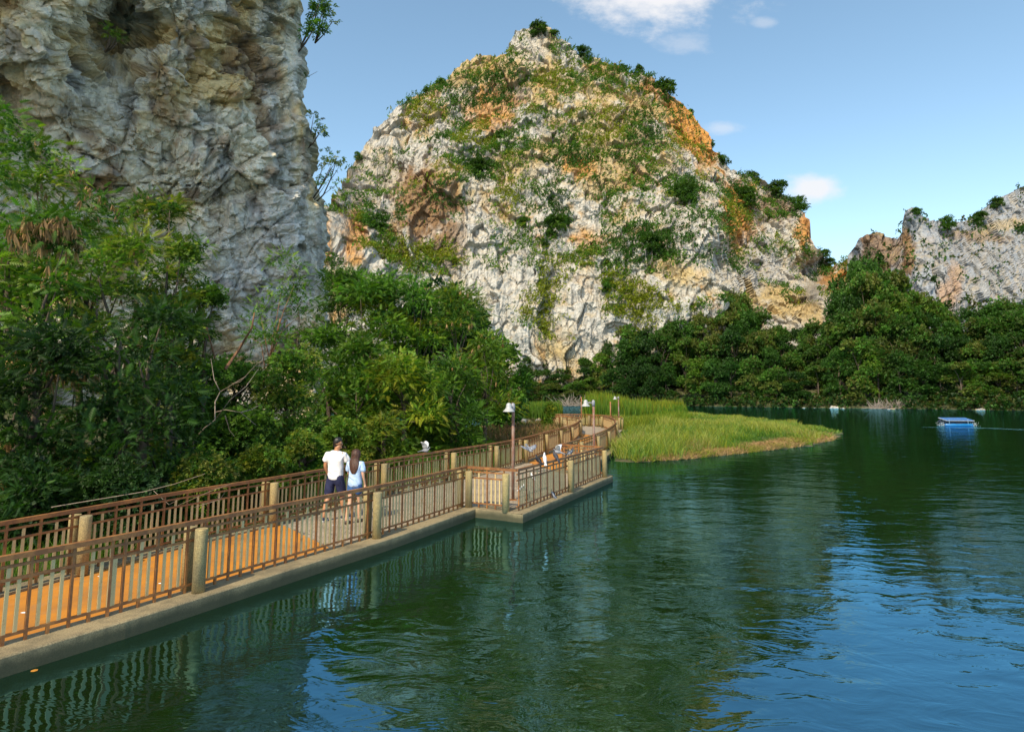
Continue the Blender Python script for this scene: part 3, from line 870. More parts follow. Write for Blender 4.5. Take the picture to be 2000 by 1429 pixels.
P_near = [i for i in P_near if i >= 0]
railing(lake_line, P_near, 'rusty brown railing nearest the water in the left foreground, in front of the walking couple', 1)
railing(gate_line, [len(gate_line) - 3], 'short sunlit rusty railing across the front of the viewing platform by the corner post', 1, inner=False)
railing(side_line, [cut(side_line, 1108), len(side_line) - 3], 'rusty railing on the lake side of the viewing platform with pigeons perched on it', 1, inner=False)
railing(ret_line, [], 'short orange-brown railing closing the far end of the viewing platform behind the pigeons', 1)
pl = [cut(left_line, u) for u in (148, 527, 744, 879, 965, 1021, 1063, 1092, 1114)]
sp = pl[1] - pl[0]
pl = [i for i in [pl[0] - 2 * sp, pl[0] - sp] if i >= 0] + pl
l_turn = min(range(len(left_line)), key=lambda i: (left_line[i] - PZ(1129, 852)).length)
pl2 = [l_turn]
m_ = cut(left_line, 1010)
railing(left_line[:l_turn + 1], [i for i in pl if i < l_turn], 'long rusty railing on the bank side of the walkway, beyond the couple', 1)
bend2 = left_line[l_turn:]
railing(bend2, [2, len(bend2) // 2, len(bend2) - 8], 'curved railing at the far bend, turning left in front of the grass bank', 1)
nb = len(bend_line)
railing(bend_line, [cut(bend_line[:nb * 6 // 10], 1130), cut(bend_line[:nb * 6 // 10], 1164), cut(bend_line[:nb * 6 // 10], 1185), int(nb * .55), int(nb * .72), nb - 4], 'railing curving along the reed bed side of the far bend', 1)
railing(back_line, [2, int(len(back_line) * .30), int(len(back_line) * .62), len(back_line) - 6], 'farthest straight railing in front of the tall reeds, behind the bend', -1)

# ------------------------------------------------------------------ lamps
def lamp_post(u, v, vtop, label, head_dir, head=True, grp='lamp posts along the walkway', rad=.04):
    b = PZ(u, v, DECK); H = vz(vtop, b.y) - b.z
    t = empty('lamp_post', tuple(b), 0); tag(t, label, 'lamp post', grp)
    h0 = H - (.17 if head else 0)
    MB().tube([(0, 0, 0), (0, 0, h0 * .5), (0.005, 0, h0)], rad, 14).build('pole', RAILM if not head else POLEM, t, True)
    MB().box((0, 0, .01), (.09, .09, .01)).build('base_plate', RAILM, t)
    if head:
        c = MB(); c.lathe([(rad * 1.35, h0 - .03), (rad * 1.35, h0 + .10), (rad * 1.15, h0 + .15), (rad * .4, h0 + .175)], n=14)
        c.build('pole_cap', GALV, t, True)
        hd = Vector((math.cos(head_dir), math.sin(head_dir), 0)); L = .26
        z = h0 + .075
        a = MB().tube([hd * .04 + Vector((0, 0, z)), hd * (L * .5) + Vector((0, 0, z + .008)), hd * (L - .03) + Vector((0, 0, z))], .02, 10).build('arm', GALV, t, True)
        s = MB(); s.lathe([(.150, -.115), (.146, -.10), (.10, -.05), (.07, -.012), (.068, .04), (.06, .075), (.035, .10), (.008, .108)], n=22, cap=False)
        sh = s.build('lamp_shade', LAMPW, t, True); sh.location = hd * L + Vector((0, 0, z))
        sm = sh.modifiers.new('thick', 'SOLIDIFY'); sm.thickness = .005
        bl = MB(); bl.lathe([(.005, -.10), (.03, -.09), (.035, -.06), (.02, -.02)], n=12)
        bb = bl.build('bulb', LAMPW, sh, True)
    return t
POLEM = steel('rusty_pole', (.20, .085, .05), (.24, .19, .16), (.4, .68), .6)
lamp_post(1002, 976, 787, 'lamp post at the near platform corner, bell shade turned towards the viewer', math.radians(246))
lamp_post(1161, 925, 781, 'lamp post at the far end of the viewing platform, bell shade pointing left', math.radians(180))
lamp_post(1136, 833, 775, 'bare rusty lamp pole without a head at the left of the far bend', 0, False, rad=.045)
lamp_post(1193, 838, 784, 'shorter bare rusty pole standing right of the far bend', 0, False, rad=.05)
lamp_post(1209, 838, 774, 'farthest lamp post with a small white bell shade, in front of the tall reeds', math.radians(180), rad=.045)
# ------------------------------------------------------------------ foliage
def leaf_mat(name, trans=.35, rough=.55):
    m, nt, b = M(name); t = NT(nt); v = t.coord('World')
    a = nt.nodes.new('ShaderNodeVertexColor'); a.layer_name = 'Col'
    oi = nt.nodes.new('ShaderNodeObjectInfo')
    c = t.scale(a.outputs[0], t.ramp(oi.outputs['Random'], 0, 1, .82, 1.15))
    b.inputs['Roughness'].default_value = rough; b.inputs['Specular IOR Level'].default_value = .35
    nt.links.new(c, b.inputs['Base Color'])
    tr = nt.nodes.new('ShaderNodeBsdfTranslucent')
    c2 = t.mix(1.0, c, (1.0, 1.15, .45), 'MULTIPLY'); nt.links.new(c2, tr.inputs['Color'])
    mx = nt.nodes.new('ShaderNodeMixShader'); mx.inputs[0].default_value = trans
    out = nt.nodes['Material Output']
    nt.links.new(b.outputs[0], mx.inputs[1]); nt.links.new(tr.outputs[0], mx.inputs[2]); nt.links.new(mx.outputs[0], out.inputs[0])
    return m
LEAF = leaf_mat('leaves', .42); DRYM = leaf_mat('dry_leaves', .2, .8)
BARK = simple('bark', (.09, .065, .045), .9, .3, 4, (.09, .07, .05), .01)
TWIG = simple('bare_twig', (.30, .24, .19), .9, .25, 9)
TWIGR = simple('reddish_bark', (.28, .14, .075), .9, .25, 9)

def leaf_quad(base, d, side, up, L, w):
    """kite-shaped leaf; returns 4 verts"""
    b = np.array(base, float); d = np.array(d, float); s = np.array(side, float); u = np.array(up, float)
    return [b, b + d * L * .45 + s * w * .5 + u * L * .04, b + d * L - u * L * .10, b + d * L * .45 - s * w * .5 + u * L * .04]
def template_frond(pairs=8, L=1.0, ll=.30, lw=.085, droop=.35):
    V = []
    for k in range(pairs):
        t = .12 + .88 * (k + .5) / pairs
        x, z = L * t, -droop * t * t
        l = ll * (1 - .55 * abs(t - .45) / .55) * 1.05
        for s in (1, -1):
            a = math.radians(62 - 25 * t); d = (math.cos(a), s * math.sin(a), -.22)
            V += leaf_quad((x, 0, z), d, (-s * math.sin(a), math.cos(a), 0), (0, 0, 1), l, lw)
    V += leaf_quad((L, 0, -droop), (1, 0, -.5), (0, 1, 0), (0, 0, 1), ll * .8, lw)
    V += leaf_quad((0, 0, 0), (1, 0, -droop), (0, 1, 0), (0, 0, 1), L, .022)
    return np.array(V)
def template_lace(pairs=9, L=1.0, ll=.28, lw=.085, droop=.3):
    V = []
    for k in range(pairs):
        t = .10 + .90 * (k + .5) / pairs; x, z = L * t, -droop * t * t
        l = ll * (1 - .6 * abs(t - .45) / .55) * 1.05
        for s in (1, -1):
            a = math.radians(66 - 26 * t); d = np.array((math.cos(a), s * math.sin(a), -.16)); w = np.array((lw / 2, 0, 0)); b = np.array((x, 0, z))
            V += [b - w, b + w, b + d * l]
    V += [np.array((L * .97, .03, -droop)), np.array((L * .97, -.03, -droop)), np.array((L * 1.2, 0, -droop * 1.2))]
    return np.array(V)
def template_spray(n=7, L=1.0, ll=.5, lw=.22, seed=1):
    r = random.Random(seed); V = []
    for k in range(n):
        t = (k + .5) / n; s = 1 if k % 2 else -1; a = math.radians(r.uniform(25, 75)) * s
        d = (math.cos(a), math.sin(a), r.uniform(-.5, .3))
        V += leaf_quad((L * t * .8, 0, -.15 * t), d, (-math.sin(a), math.cos(a), r.uniform(-.3, .3)), (0, 0, 1), ll, lw)
    return np.array(V)
def template_tuft(n=6, seed=2):
    r = random.Random(seed); V = []
    for k in range(n):
        th, ph = r.uniform(0, 6.28), r.uniform(-.4, 1.0)
        d = (math.cos(th) * math.cos(ph), math.sin(th) * math.cos(ph), math.sin(ph))
        s = (-math.sin(th), math.cos(th), r.uniform(-.6, .6))
        V += leaf_quad((r.uniform(-.2, .2), r.uniform(-.2, .2), r.uniform(-.2, .2)), d, s, (0, 0, 1), r.uniform(.5, .9), r.uniform(.35, .55))
    return np.array(V)
T_FROND = template_lace(6, 1.0, .36, .16, .3); T_FEATHER = template_lace(8, 1.0, .29, .10, .22); T_SPRAY = template_spray(); T_TUFT = template_tuft()
T_TUFT4 = template_tuft(4, 5)
def template_pods(n=6, seed=3):
    r = random.Random(seed); V = []
    for k in range(n):
        th = r.uniform(0, 6.28); b = (math.cos(th) * .05, math.sin(th) * .05, 0)
        V += leaf_quad(b, (math.cos(th) * .3, math.sin(th) * .3, -1), (-math.sin(th), math.cos(th), 0), (0, 0, .2), r.uniform(.7, 1.1), .16)
    return np.array(V)
T_PODS = template_pods()

def scatter_mesh(T, pos, dirs, size, col, jit=.25, g=None, up_jit=.5):
    """instances of template T joined into one vertex array; dirs (n,3) gives the local +x"""
    g = g or rng; n = len(pos)
    X = dirs / (np.linalg.norm(dirs, axis=1, keepdims=True) + 1e-9)
    up = np.array([0, 0, 1.0]) + g.normal(0, up_jit, (n, 3))
    Yv = np.cross(up, X); Yv /= np.linalg.norm(Yv, axis=1, keepdims=True) + 1e-9
    Z = np.cross(X, Yv)
    R = np.stack([X, Yv, Z], 1)                       # rows are local axes
    V = np.einsum('kc,ncd->nkd', T, R) * size[:, None, None] + pos[:, None]
    c = col * (1 + g.normal(0, jit * .5, (n, 1)))
    C = np.repeat(np.clip(c, .003, .9)[:, None], len(T), 1)
    return V.reshape(-1, 3), C.reshape(-1, 3)
def quads_of(V): return np.arange(len(V)).reshape(-1, 4)

G_DARK, G_MID, G_BRI, G_YEL, G_OLV, G_BLU = [np.array(c) for c in
    ((.020, .058, .008), (.045, .115, .012), (.095, .185, .012), (.21, .235, .014), (.10, .105, .020), (.026, .070, .022))]
STRAW = np.array((.36, .22, .10)); RUST = np.array((.30, .12, .05))

def crown_points(lobes, n, g, fill=.25, flat=.0):
    """points over a set of ellipsoid lobes (x,y,z,rx,ry,rz); returns positions, outward directions, shell depth"""
    Lb = np.array(lobes, float); vol = (Lb[:, 3] * Lb[:, 4] + Lb[:, 3] * Lb[:, 5]) ; pr = vol / vol.sum()
    k = g.choice(len(Lb), n, p=pr)
    d = g.normal(0, 1, (n, 3)); d /= np.linalg.norm(d, axis=1, keepdims=True)
    d[:, 2] = np.where(d[:, 2] < -.3, d[:, 2] * -.6, d[:, 2])
    r = np.where(g.random(n) < fill, g.random(n) ** .6, 1 + g.normal(0, .09, n))
    P = Lb[k, :3] + d * Lb[k, 3:6] * r[:, None]
    return P, d, r, k
def make_crown(name, lobes, n, T, size, cols, seed, fill=.3, droop=.35, jit=.4, mat=None, core=0):
    g = np.random.default_rng(seed)
    P, d, r, k = crown_points(lobes, n, g, fill)
    dirs = d + g.normal(0, .35, (n, 3)); dirs[:, 2] -= droop
    base = np.array([cols[i % len(cols)] for i in range(len(lobes))])[k]
    alt = np.array(cols)[g.integers(0, len(cols), n)]
    nz = vnoise(P * 1.1 + seed, seed)
    col = base * .6 + alt * .4
    col = col * (1 + .35 * nz[:, None])
    V, C = scatter_mesh(T, P, dirs, size * (1 + g.normal(0, .2, n)).clip(.5, 1.6), col, jit, g)
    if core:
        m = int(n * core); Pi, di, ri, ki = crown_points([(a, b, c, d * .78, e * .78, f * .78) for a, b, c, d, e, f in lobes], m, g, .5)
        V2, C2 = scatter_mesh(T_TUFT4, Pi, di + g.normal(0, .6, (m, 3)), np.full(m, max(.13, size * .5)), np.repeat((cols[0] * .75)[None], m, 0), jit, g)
        nq = len(V2); tri = T is T_FROND or T is T_FEATHER
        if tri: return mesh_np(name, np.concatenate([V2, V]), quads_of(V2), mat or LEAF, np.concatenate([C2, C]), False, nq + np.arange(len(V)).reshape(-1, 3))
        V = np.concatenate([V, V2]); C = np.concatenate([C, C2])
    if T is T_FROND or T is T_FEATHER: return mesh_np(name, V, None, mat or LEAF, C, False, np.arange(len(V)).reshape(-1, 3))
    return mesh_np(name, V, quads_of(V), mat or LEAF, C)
def lobes_for(w, h, g, n=9, bottom=.25):
    """lumpy crown of width 2w and height h standing on z=0"""
    L = []
    for i in range(n):
        a = g.uniform(0, 6.28); t = g.uniform(bottom, 1)
        rr = w * .62 * math.sin(math.pi * min(.97, (t - bottom) / (1 - bottom) * .56 + .26)) * g.uniform(.7, 1.1)
        s = w * g.uniform(.32, .52)
        L.append((math.cos(a) * rr, math.sin(a) * rr, h * t - s * .55, s, s, s * g.uniform(.62, .85)))
    L.append((0, 0, h - w * .34, w * .42, w * .42, w * .34))
    return L
def trunk_mesh(h, w, g, mat=BARK, r0=.16, lobes=(), n=6, lean=(0, 0)):
    mb = MB(); top = Vector((lean[0], lean[1], h * .62))
    path = [Vector((0, 0, -.4)), Vector((lean[0] * .2 + g.uniform(-.1, .1), lean[1] * .2, h * .2)), Vector((lean[0] * .6 + g.uniform(-.2, .2), lean[1] * .6 + g.uniform(-.2, .2), h * .42)), top]
    mb.tube(path, [r0 * 1.25, r0, r0 * .75, r0 * .5], 8)
    for i in range(min(n, len(lobes))):
        c = Vector(lobes[i][:3]); s = path[1].lerp(top, g.uniform(.2, .9))
        mid = s.lerp(c, .5) + Vector((g.uniform(-.2, .2), g.uniform(-.2, .2), .12 * h * g.uniform(0, .6)))
        mb.tube([s, mid, c], [r0 * .45, r0 * .3, r0 * .1], 6)
    return mb.mesh('trunk', mat, True)

def place(name, parts, x, y, z, rz, sx, sz, label, cat, group=None):
    t = empty(name, (x, y, z), rz); t.scale = (sx, sx, sz)
    tag(t, label, cat, group)
    for nm, me in parts: obj(nm, me, t)
    return t

# ---- scrub on the rocks: sample the relief meshes
def sample_rock(G, n, g, wfun, vmax=760):
    P, N, U, V = G['P'], G['N'], G['U'], G['V']
    r, c = U.shape
    j, i = g.integers(2, r - 2, n), g.integers(2, c - 2, n)
    p, nn_, u, v = P[j, i], N[j, i], U[j, i], V[j, i]
    w = wfun(p, nn_, u, v)
    k = g.random(n) < w
    return p[k], nn_[k], u[k], v[k]
g = np.random.default_rng(11)
veg_z = [(850, 215, 95, 40, -.55, 1.0), (930, 190, 70, 30, -.3, .9), (790, 300, 40, 22, -.7, .6), (1110, 110, 70, 30, .5, 1.1), (1060, 70, 40, 14, .2, .9), (1040, 160, 110, 24, .1, .9), (1200, 160, 50, 40, .6, 1.0), (1240, 230, 26, 70, -.6, .8),
         (1300, 185, 30, 20, .3, .9), (930, 310, 70, 50, .2, .9), (1130, 300, 110, 36, -.1, .9), (1230, 270, 60, 30, .2, .9), (1060, 235, 40, 30, 0, .5), (1330, 380, 45, 22, .05, 1.1), (1090, 430, 30, 40, 0, 1.0), (1010, 430, 22, 30, 0, .6), (1180, 380, 60, 40, 0, .6),
         (1270, 470, 40, 60, -.1, .9), (1190, 560, 22, 40, 0, .8), (1060, 560, 14, 60, 0, .7), (1020, 620, 50, 60, 0, .8), (1180, 230, 60, 20, .1, .6), (1450, 400, 40, 50, .2, 1.1), (1530, 380, 60, 22, .45, 1.1), (1500, 420, 50, 24, .4, .8), (1425, 520, 10, 40, -.2, .8),
         (780, 490, 70, 22, .1, 1.0), (850, 520, 40, 30, .2, .9), (720, 440, 40, 12, .1, .7), (745, 440, 20, 12, 0, .9), (650, 510, 22, 20, 0, .6), (1000, 270, 100, 50, 0, .45), (1150, 480, 60, 60, 0, .35), (1250, 600, 70, 30, 0, 1.0), (1400, 600, 90, 16, 0, .9), (1620, 500, 40, 14, 0, 1.0), (1690, 520, 60, 20, 0, .8), (700, 470, 60, 14, 0, .5)]
def hill_w(p, n, u, v):
    w = np.zeros(len(u))
    for cu, cv, ru, rv, rot, k in veg_z: w = np.maximum(w, k * blob(u, v, cu, cv, ru * 1.15, rv * 1.15, rot))
    nz = fbm(p * .10, 401, 4)
    w = sstep(.30, .75, w + .55 * nz) * .8 + .5 * sstep(.02, .36, nz + .5 * n[:, 2] - .07 + .3 * blob(u, v, 1110, 290, 280, 190) - .25 * sstep(480, 600, v))
    return w * np.clip(.35 + 1.1 * n[:, 2], .12, 1) 
hp, hn, hu, hv = sample_rock(HG, 52000, g, hill_w)
def scrub_mesh(name, p, nn_, T, size, palette, seed, per=3, spread=.8):
    g = np.random.default_rng(seed)
    P = np.repeat(p, per, 0) + g.normal(0, spread, (len(p) * per, 3)) * np.array([1, 1, .55])
    Nn = np.repeat(nn_, per, 0)
    P = P + Nn * .3 + np.array([0, 0, .35])
    P = P + np.repeat(g.uniform(-.5, .5, (len(p), 1)), per, 0) * np.array([0, 0, 1.0])
    zone = fbm(P * .07, seed + 3, 3)
    pal = np.array(palette); k = np.clip(((zone * 1.5 + .5 + g.normal(0, .16, len(P))) * len(pal)).astype(int), 0, len(pal) - 1)
    d = Nn + g.normal(0, .7, (len(P), 3)) + np.array([0, 0, .3])
    V, C = scatter_mesh(T, P, d, size * g.uniform(.5, 1.25, len(P)), pal[k], .4, g)
    return mesh_np(name, V, quads_of(V), LEAF, C)
HPAL = [G_MID * .9, G_MID * 1.2, G_BRI * .9, G_MID * 1.3, G_BRI * 1.15, np.array((.15, .20, .02)), G_YEL]
scr = obj('hillside_scrub', scrub_mesh('hillside_scrub', hp, hn, T_TUFT4, .8, HPAL, 31, 6, .85))
tag(scr, 'patchy green and yellowish scrub covering ledges of the big limestone hill', 'scrub', kind='stuff')
def rc_w(p, n, u, v):
    w = np.zeros(len(u))
    for cu, cv, ru, rv, rot, k in [(1790, 440, 30, 30, .5, .7), (1900, 420, 18, 40, 0, 1.0), (1860, 440, 30, 14, 0, .6), (1940, 395, 16, 18, 0, 1.0), (1700, 520, 60, 30, 0, 1.1), (1740, 570, 50, 30, 0, 1), (1850, 470, 30, 20, 0, .6), (1990, 450, 40, 12, 0, .7), (1840, 600, 90, 18, 0, 1)]:
        w = np.maximum(w, k * blob(u, v, cu, cv, ru, rv, rot))
    return (sstep(.4, .8, w + .5 * fbm(p * .13, 402, 3)) * .8 + .10 * sstep(.2, .5, n[:, 2])) * np.clip(.4 + n[:, 2], .1, 1)
rp, rn, _, _ = sample_rock(RG, 16000, g, rc_w)
scr2 = obj('cliff_scrub', scrub_mesh('cliff_scrub', rp, rn, T_TUFT4, 1.1, [G_DARK, G_MID * .8, G_MID, G_OLV], 32, 3, .8))
tag(scr2, 'dark scrub growing on ledges of the grey cliff at the right', 'scrub', kind='stuff')
# dry grass and creepers on the near cliff
def lc_w(p, n, u, v):
    w = np.zeros(len(u))
    for cu, cv, ru, rv, rot, k in [(200, 300, 30, 22, 0, .9), (280, 290, 40, 24, 0, .8), (130, 270, 30, 14, 0, .5), (250, 240, 14, 30, 0, .3)]:
        w = np.maximum(w, k * blob(u, v, cu, cv, ru, rv, rot))
    return sstep(.35, .8, w + .3 * fbm(p * .8, 403, 3)) * .5
cp, cn, _, _ = sample_rock(LG, 20000, g, lc_w)
T_BLADES = np.concatenate([np.array(leaf_quad((0, 0, 0), (math.cos(a) * .5, math.sin(a) * .5, 1), (-math.sin(a), math.cos(a), 0), (0, 0, 1), 1, .05)) for a in (0, 1.2, 2.5, 3.9, 5.2)])
V_, C_ = scatter_mesh(T_BLADES, cp, cn + rng.normal(0, .5, cp.shape), np.full(len(cp), .55), np.repeat((STRAW * .75)[None], len(cp), 0), .4)
tag(obj('dry_cliff_grass', mesh_np('dry_cliff_grass', V_, quads_of(V_), DRYM, C_)), 'tufts of dry brown grass clinging to the left cliff', 'dry grass', kind='stuff')

# ---- single bushes and small trees that stand out on the rocks
bush_v = []
for s in range(5):
    gg = np.random.default_rng(500 + s)
    bush_v.append(make_crown('crown', lobes_for(1.0, 1.5, gg, 11, .1), 620, T_TUFT4, .2, [G_MID * (1 if s % 2 else .7), G_MID, G_BRI * .8], 600 + s, .25, .1))
twig_v = [trunk_mesh(1.5, 1, np.random.default_rng(5), BARK, .06)]
def on_grid(G, u, v):
    U, V = G['U'], G['V']; k = np.argmin((U - u) ** 2 + (V - v) ** 2); j, i = divmod(k, U.shape[1])
    return G['P'][j, i]
def rock_bush(G, u, v, wpx, label, k, cat='bush', tall=1.0, up=0.0, name='bush'):
    p = on_grid(G, u, v); s = wpx / 2 * p[1] / 1200 * .86
    place(name, [('crown', bush_v[k % 5]), ('trunk', twig_v[0])], p[0], p[1] - .3 * s, p[2] - 1.0 * s + up, random.uniform(0, 6), s, s * tall, label, cat)
for a in [(1141, 104, 40, 'round dark green tree standing alone on the skyline right of the summit', 0, 'tree', 1.1, .5, 'tree'),
          (1050, 62, 44, 'low wide green bush capping the very summit of the big hill', 1), (1083, 70, 26, 'small bush just right of the summit of the big hill', 2),
          (1216, 130, 26, 'small dark bush on the skyline between the lone tree and the orange bluff', 3), (1246, 148, 28, 'upright dark bush on the right skyline above the orange rock', 0, 'bush', 1.3),
          (1290, 178, 58, 'broad bright green bush on the right shoulder of the hill above the orange bluff', 1), (1350, 218, 18, 'tiny bush at the right edge of the orange bluff on the skyline', 2),
          (1386, 280, 26, 'dark bush hanging on the right skyline below the orange bluff', 3), (1408, 312, 34, 'dark green bush on the skyline where the right ridge starts', 4),
          (1468, 345, 40, 'dark tree at the upper end of the right ridge', 0, 'tree', 1.2, 0, 'tree'), (1510, 365, 46, 'dark bushy tree halfway down the right ridge', 1, 'tree', 1.0, 0, 'tree'), (1552, 400, 44, 'dark spreading bush near the lower tip of the right ridge', 3),
          (1445, 385, 66, 'large dark bush in the shaded gully of the right ridge', 0), (860, 158, 26, 'dark bush on the left skyline of the big hill', 2), (834, 176, 18, 'small grey-green bush farthest left on the upper skyline', 3),
          (702, 310, 20, 'small tree on the left skyline low on the big hill', 4, 'tree', 1.3, 0, 'tree'), (1085, 435, 62, 'dense green bush in the middle of the white rock face', 1), (1022, 435, 34, 'smaller bush left of the dense one on the white rock face', 2),
          (746, 443, 38, 'round dark bush on the low left rock wall', 0), (1188, 555, 42, 'green bush low on the right part of the white rock face', 4), (980, 262, 44, 'dark bush on the upper middle face below the summit', 3),
          (1320, 258, 16, 'tiny dark shrub on the orange bluff', 0), (1330, 385, 70, 'wide yellow-green bush on top of the white spur', 1), (1270, 480, 54, 'green bush on the face left of the white spur', 2), (930, 320, 60, 'dark green bush above the brown scar', 0),
          (1060, 470, 30, 'small bush at the foot of the dense central bush', 3), (1625, 500, 34, 'dark bush in the saddle between hill and right cliff', 0), (1605, 495, 26, 'small dark bush at the left of the saddle', 2)]:
    rock_bush(HG, *a)
for a in [(1908, 425, 44, 'dark bush on the notch of the right cliff', 0), (1942, 392, 34, 'dark bush on the upper skyline of the right cliff', 1), (1788, 412, 26, 'small bush on the pointed tip of the right cliff', 2), (1845, 432, 40, 'flat bush along the top edge of the right cliff', 3)]:
    rock_bush(RG, *a)

# ---- forest on the far shore
far_v = []
for s in range(10):
    gg = np.random.default_rng(700 + s)
    pal = [[G_DARK * 1.3, G_MID * .8, G_MID], [G_MID * .8, G_MID, G_OLV * .8], [G_DARK, G_DARK * 1.6, G_MID * .7], [G_MID, G_BRI * .7, G_OLV * .9], [G_MID * .8, G_OLV * .8, G_MID]][s % 5]
    pal = [c * (1.15, 1.5, 1.0, 1.35, 1.2)[s % 5] for c in pal]
    lb = [(a, b, c, d, e, f * 1.35) for a, b, c, d, e, f in lobes_for(3.6, 10, gg, 17, .12)]
    far_v.append((make_crown('crown', lb, 1700, T_TUFT, .46, pal, 800 + s, .3, .1), trunk_mesh(10, 3, gg, BARK, .16, lb, 6)))
TOPL = np.array([(940, 660), (1000, 672), (1050, 690), (1100, 702), (1160, 672), (1190, 640), (1220, 612), (1260, 606), (1300, 600), (1350, 592), (1400, 588), (1440, 576), (1480, 600), (1520, 640), (1560, 644), (1590, 628), (1610, 590), (1640, 545), (1690, 505), (1730, 520), (1770, 560), (1800, 590), (1850, 606), (1900, 600), (1960, 598), (2000, 582), (2060, 590), (2200, 560), (2400, 560)], float)
def shore_y(u): return np.interp(u, [a for a, b in SHORE_PX], [p[1] for p in shore])
ORD = ['first', 'second', 'third', 'fourth', 'fifth', 'sixth', 'seventh', 'eighth', 'ninth', 'tenth', 'eleventh', 'twelfth', 'thirteenth', 'fourteenth', 'fifteenth', 'sixteenth', 'seventeenth', 'eighteenth', 'nineteenth', 'twentieth',
       'twenty-first', 'twenty-second', 'twenty-third', 'twenty-fourth', 'twenty-fifth', 'twenty-sixth', 'twenty-seventh', 'twenty-eighth', 'twenty-ninth', 'thirtieth', 'thirty-first', 'thirty-second', 'thirty-third', 'thirty-fourth', 'thirty-fifth', 'thirty-sixth', 'thirty-seventh', 'thirty-eighth', 'thirty-ninth', 'fortieth']
TONE = ['dark green', 'mid green', 'blue-green', 'olive green', 'dull green']
gg = np.random.default_rng(909)
for row, (dy, frac, step, rname) in enumerate([(3.0, .46, 40, 'waterline row'), (11, .70, 40, 'second row'), (17, .87, 38, 'third row'), (24, 1.02, 36, 'topmost row')]):
    u = 965 + row * 13; k = 0
    while u < 2110:
        us_ = u + gg.uniform(-9, 9); y = float(shore_y(us_)) + dy + gg.uniform(-1.5, 1.5)
        vt = np.interp(us_, TOPL[:, 0], TOPL[:, 1]) ; vb = 790
        vtop = vb + (vt - vb) * frac * gg.uniform(.93, 1.04)
        x = ux(us_, y, vtop); z0 = gz(x, y); H = vz(vtop, y) - z0
        if H < 3: H = 3
        s = int(gg.integers(0, 10)); wd = min(1.4, max(.9, H / 12)) * gg.uniform(.9, 1.15)
        place('tree', [('crown', far_v[s][0]), ('trunk', far_v[s][1])], x, y, z0 - .3, gg.uniform(0, 6), wd, H / 10,
              f'{TONE[s % 5]} far shore tree, {ORD[min(k, 39)]} from left in the {rname}', 'tree', 'trees on the far shore')
        u += step * gg.uniform(.85, 1.15); k += 1
# low bushes that hang over the water's edge
lowb = []
gp = np.random.default_rng(77)
n = 900; uq = gp.uniform(960, 2200, n); yq = shore_y(uq) + gp.uniform(-.8, 2.0, n)
pts = np.array([(ux(a, b), b, gz(ux(a, b), b) * .5 + gp.uniform(0, 1.6)) for a, b in zip(uq, yq)])
V_, C_ = scatter_mesh(T_TUFT, pts.repeat(4, 0) + gp.normal(0, .5, (n * 4, 3)), gp.normal(0, 1, (n * 4, 3)), gp.uniform(.35, .8, n * 4), np.array([G_MID * .7, G_MID, G_OLV * .8, G_DARK])[gp.integers(0, 4, n * 4)], .4)
tag(obj('waterside_undergrowth', mesh_np('waterside_undergrowth', V_, quads_of(V_), LEAF, C_)), 'low dark undergrowth hanging over the far waterline', 'undergrowth', kind='stuff')

# ---- trees on the left bank
near_pal = [[G_MID * 1.2, G_BRI * 1.1, G_MID, G_BRI * 1.4], [G_BRI * 1.1, G_MID * 1.3, G_YEL * .9], [G_MID * .8, G_MID, G_BRI * .8], [G_MID * 1.1, G_OLV * 1.4, G_BRI, G_YEL * .7], [G_DARK, G_MID * .7, G_BLU]]
near_pal = [[np.minimum(c * f, .26) for c in p] for p, f in zip(near_pal, (1.4, 1.4, 1.35, 1.35, 1.1))]
def near_tree(u, y, vtop, wpx, label, pal, seed, T=T_FROND, size=.55, dens=1.0, bottom=.12, pods=0, cat='tree', name='tree', lean=(0, 0), vbase=None, trunkm=BARK, nl=12, r0=.10):
    gg = np.random.default_rng(seed)
    x = ux(u, y, vtop); z0 = gz(x, y) if vbase is None else vz(vbase, y); H = vz(vtop, y) - z0; w = wpx / 2 * y / 1200
    lb = [(a, b, c, d, e, f * 1.3) for a, b, c, d, e, f in lobes_for(w, H, gg, nl + 6, bottom)]
    lb = [(a + lean[0] * c / H, b + lean[1] * c / H, c, d, e, f) for a, b, c, d, e, f in lb]
    area = sum(l[3] * l[3] * 9 for l in lb); size = size * .50; n = min(3700, int(area * 17 * dens * (.5 / size) ** 2 * .42))
    t = empty(name, (x, y, z0)); tag(t, label, cat)
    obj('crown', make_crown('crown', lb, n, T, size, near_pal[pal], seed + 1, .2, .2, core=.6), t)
    obj('trunk', trunk_mesh(H, w, gg, trunkm, r0, lb, 9, lean), t)
    if pods:
        P, d, r, k = crown_points(lb, pods, gg, 0.0)
        cl_ = vnoise(P * .9, seed + 9); keep = (cl_ > .02); P = P[keep]
        V, C = scatter_mesh(T_PODS, P, np.repeat(np.array([[1, 0, 0.]]), len(P), 0) + gg.normal(0, .3, P.shape) * np.array([1, 1, .2]), gg.uniform(.20, .36, len(P)), np.repeat((STRAW * 1.0)[None], len(P), 0), .5, gg, .15)
        obj('seed_pods', mesh_np('seed_pods', V, quads_of(V), DRYM, C), t)['kind'] = 'stuff'
    return t
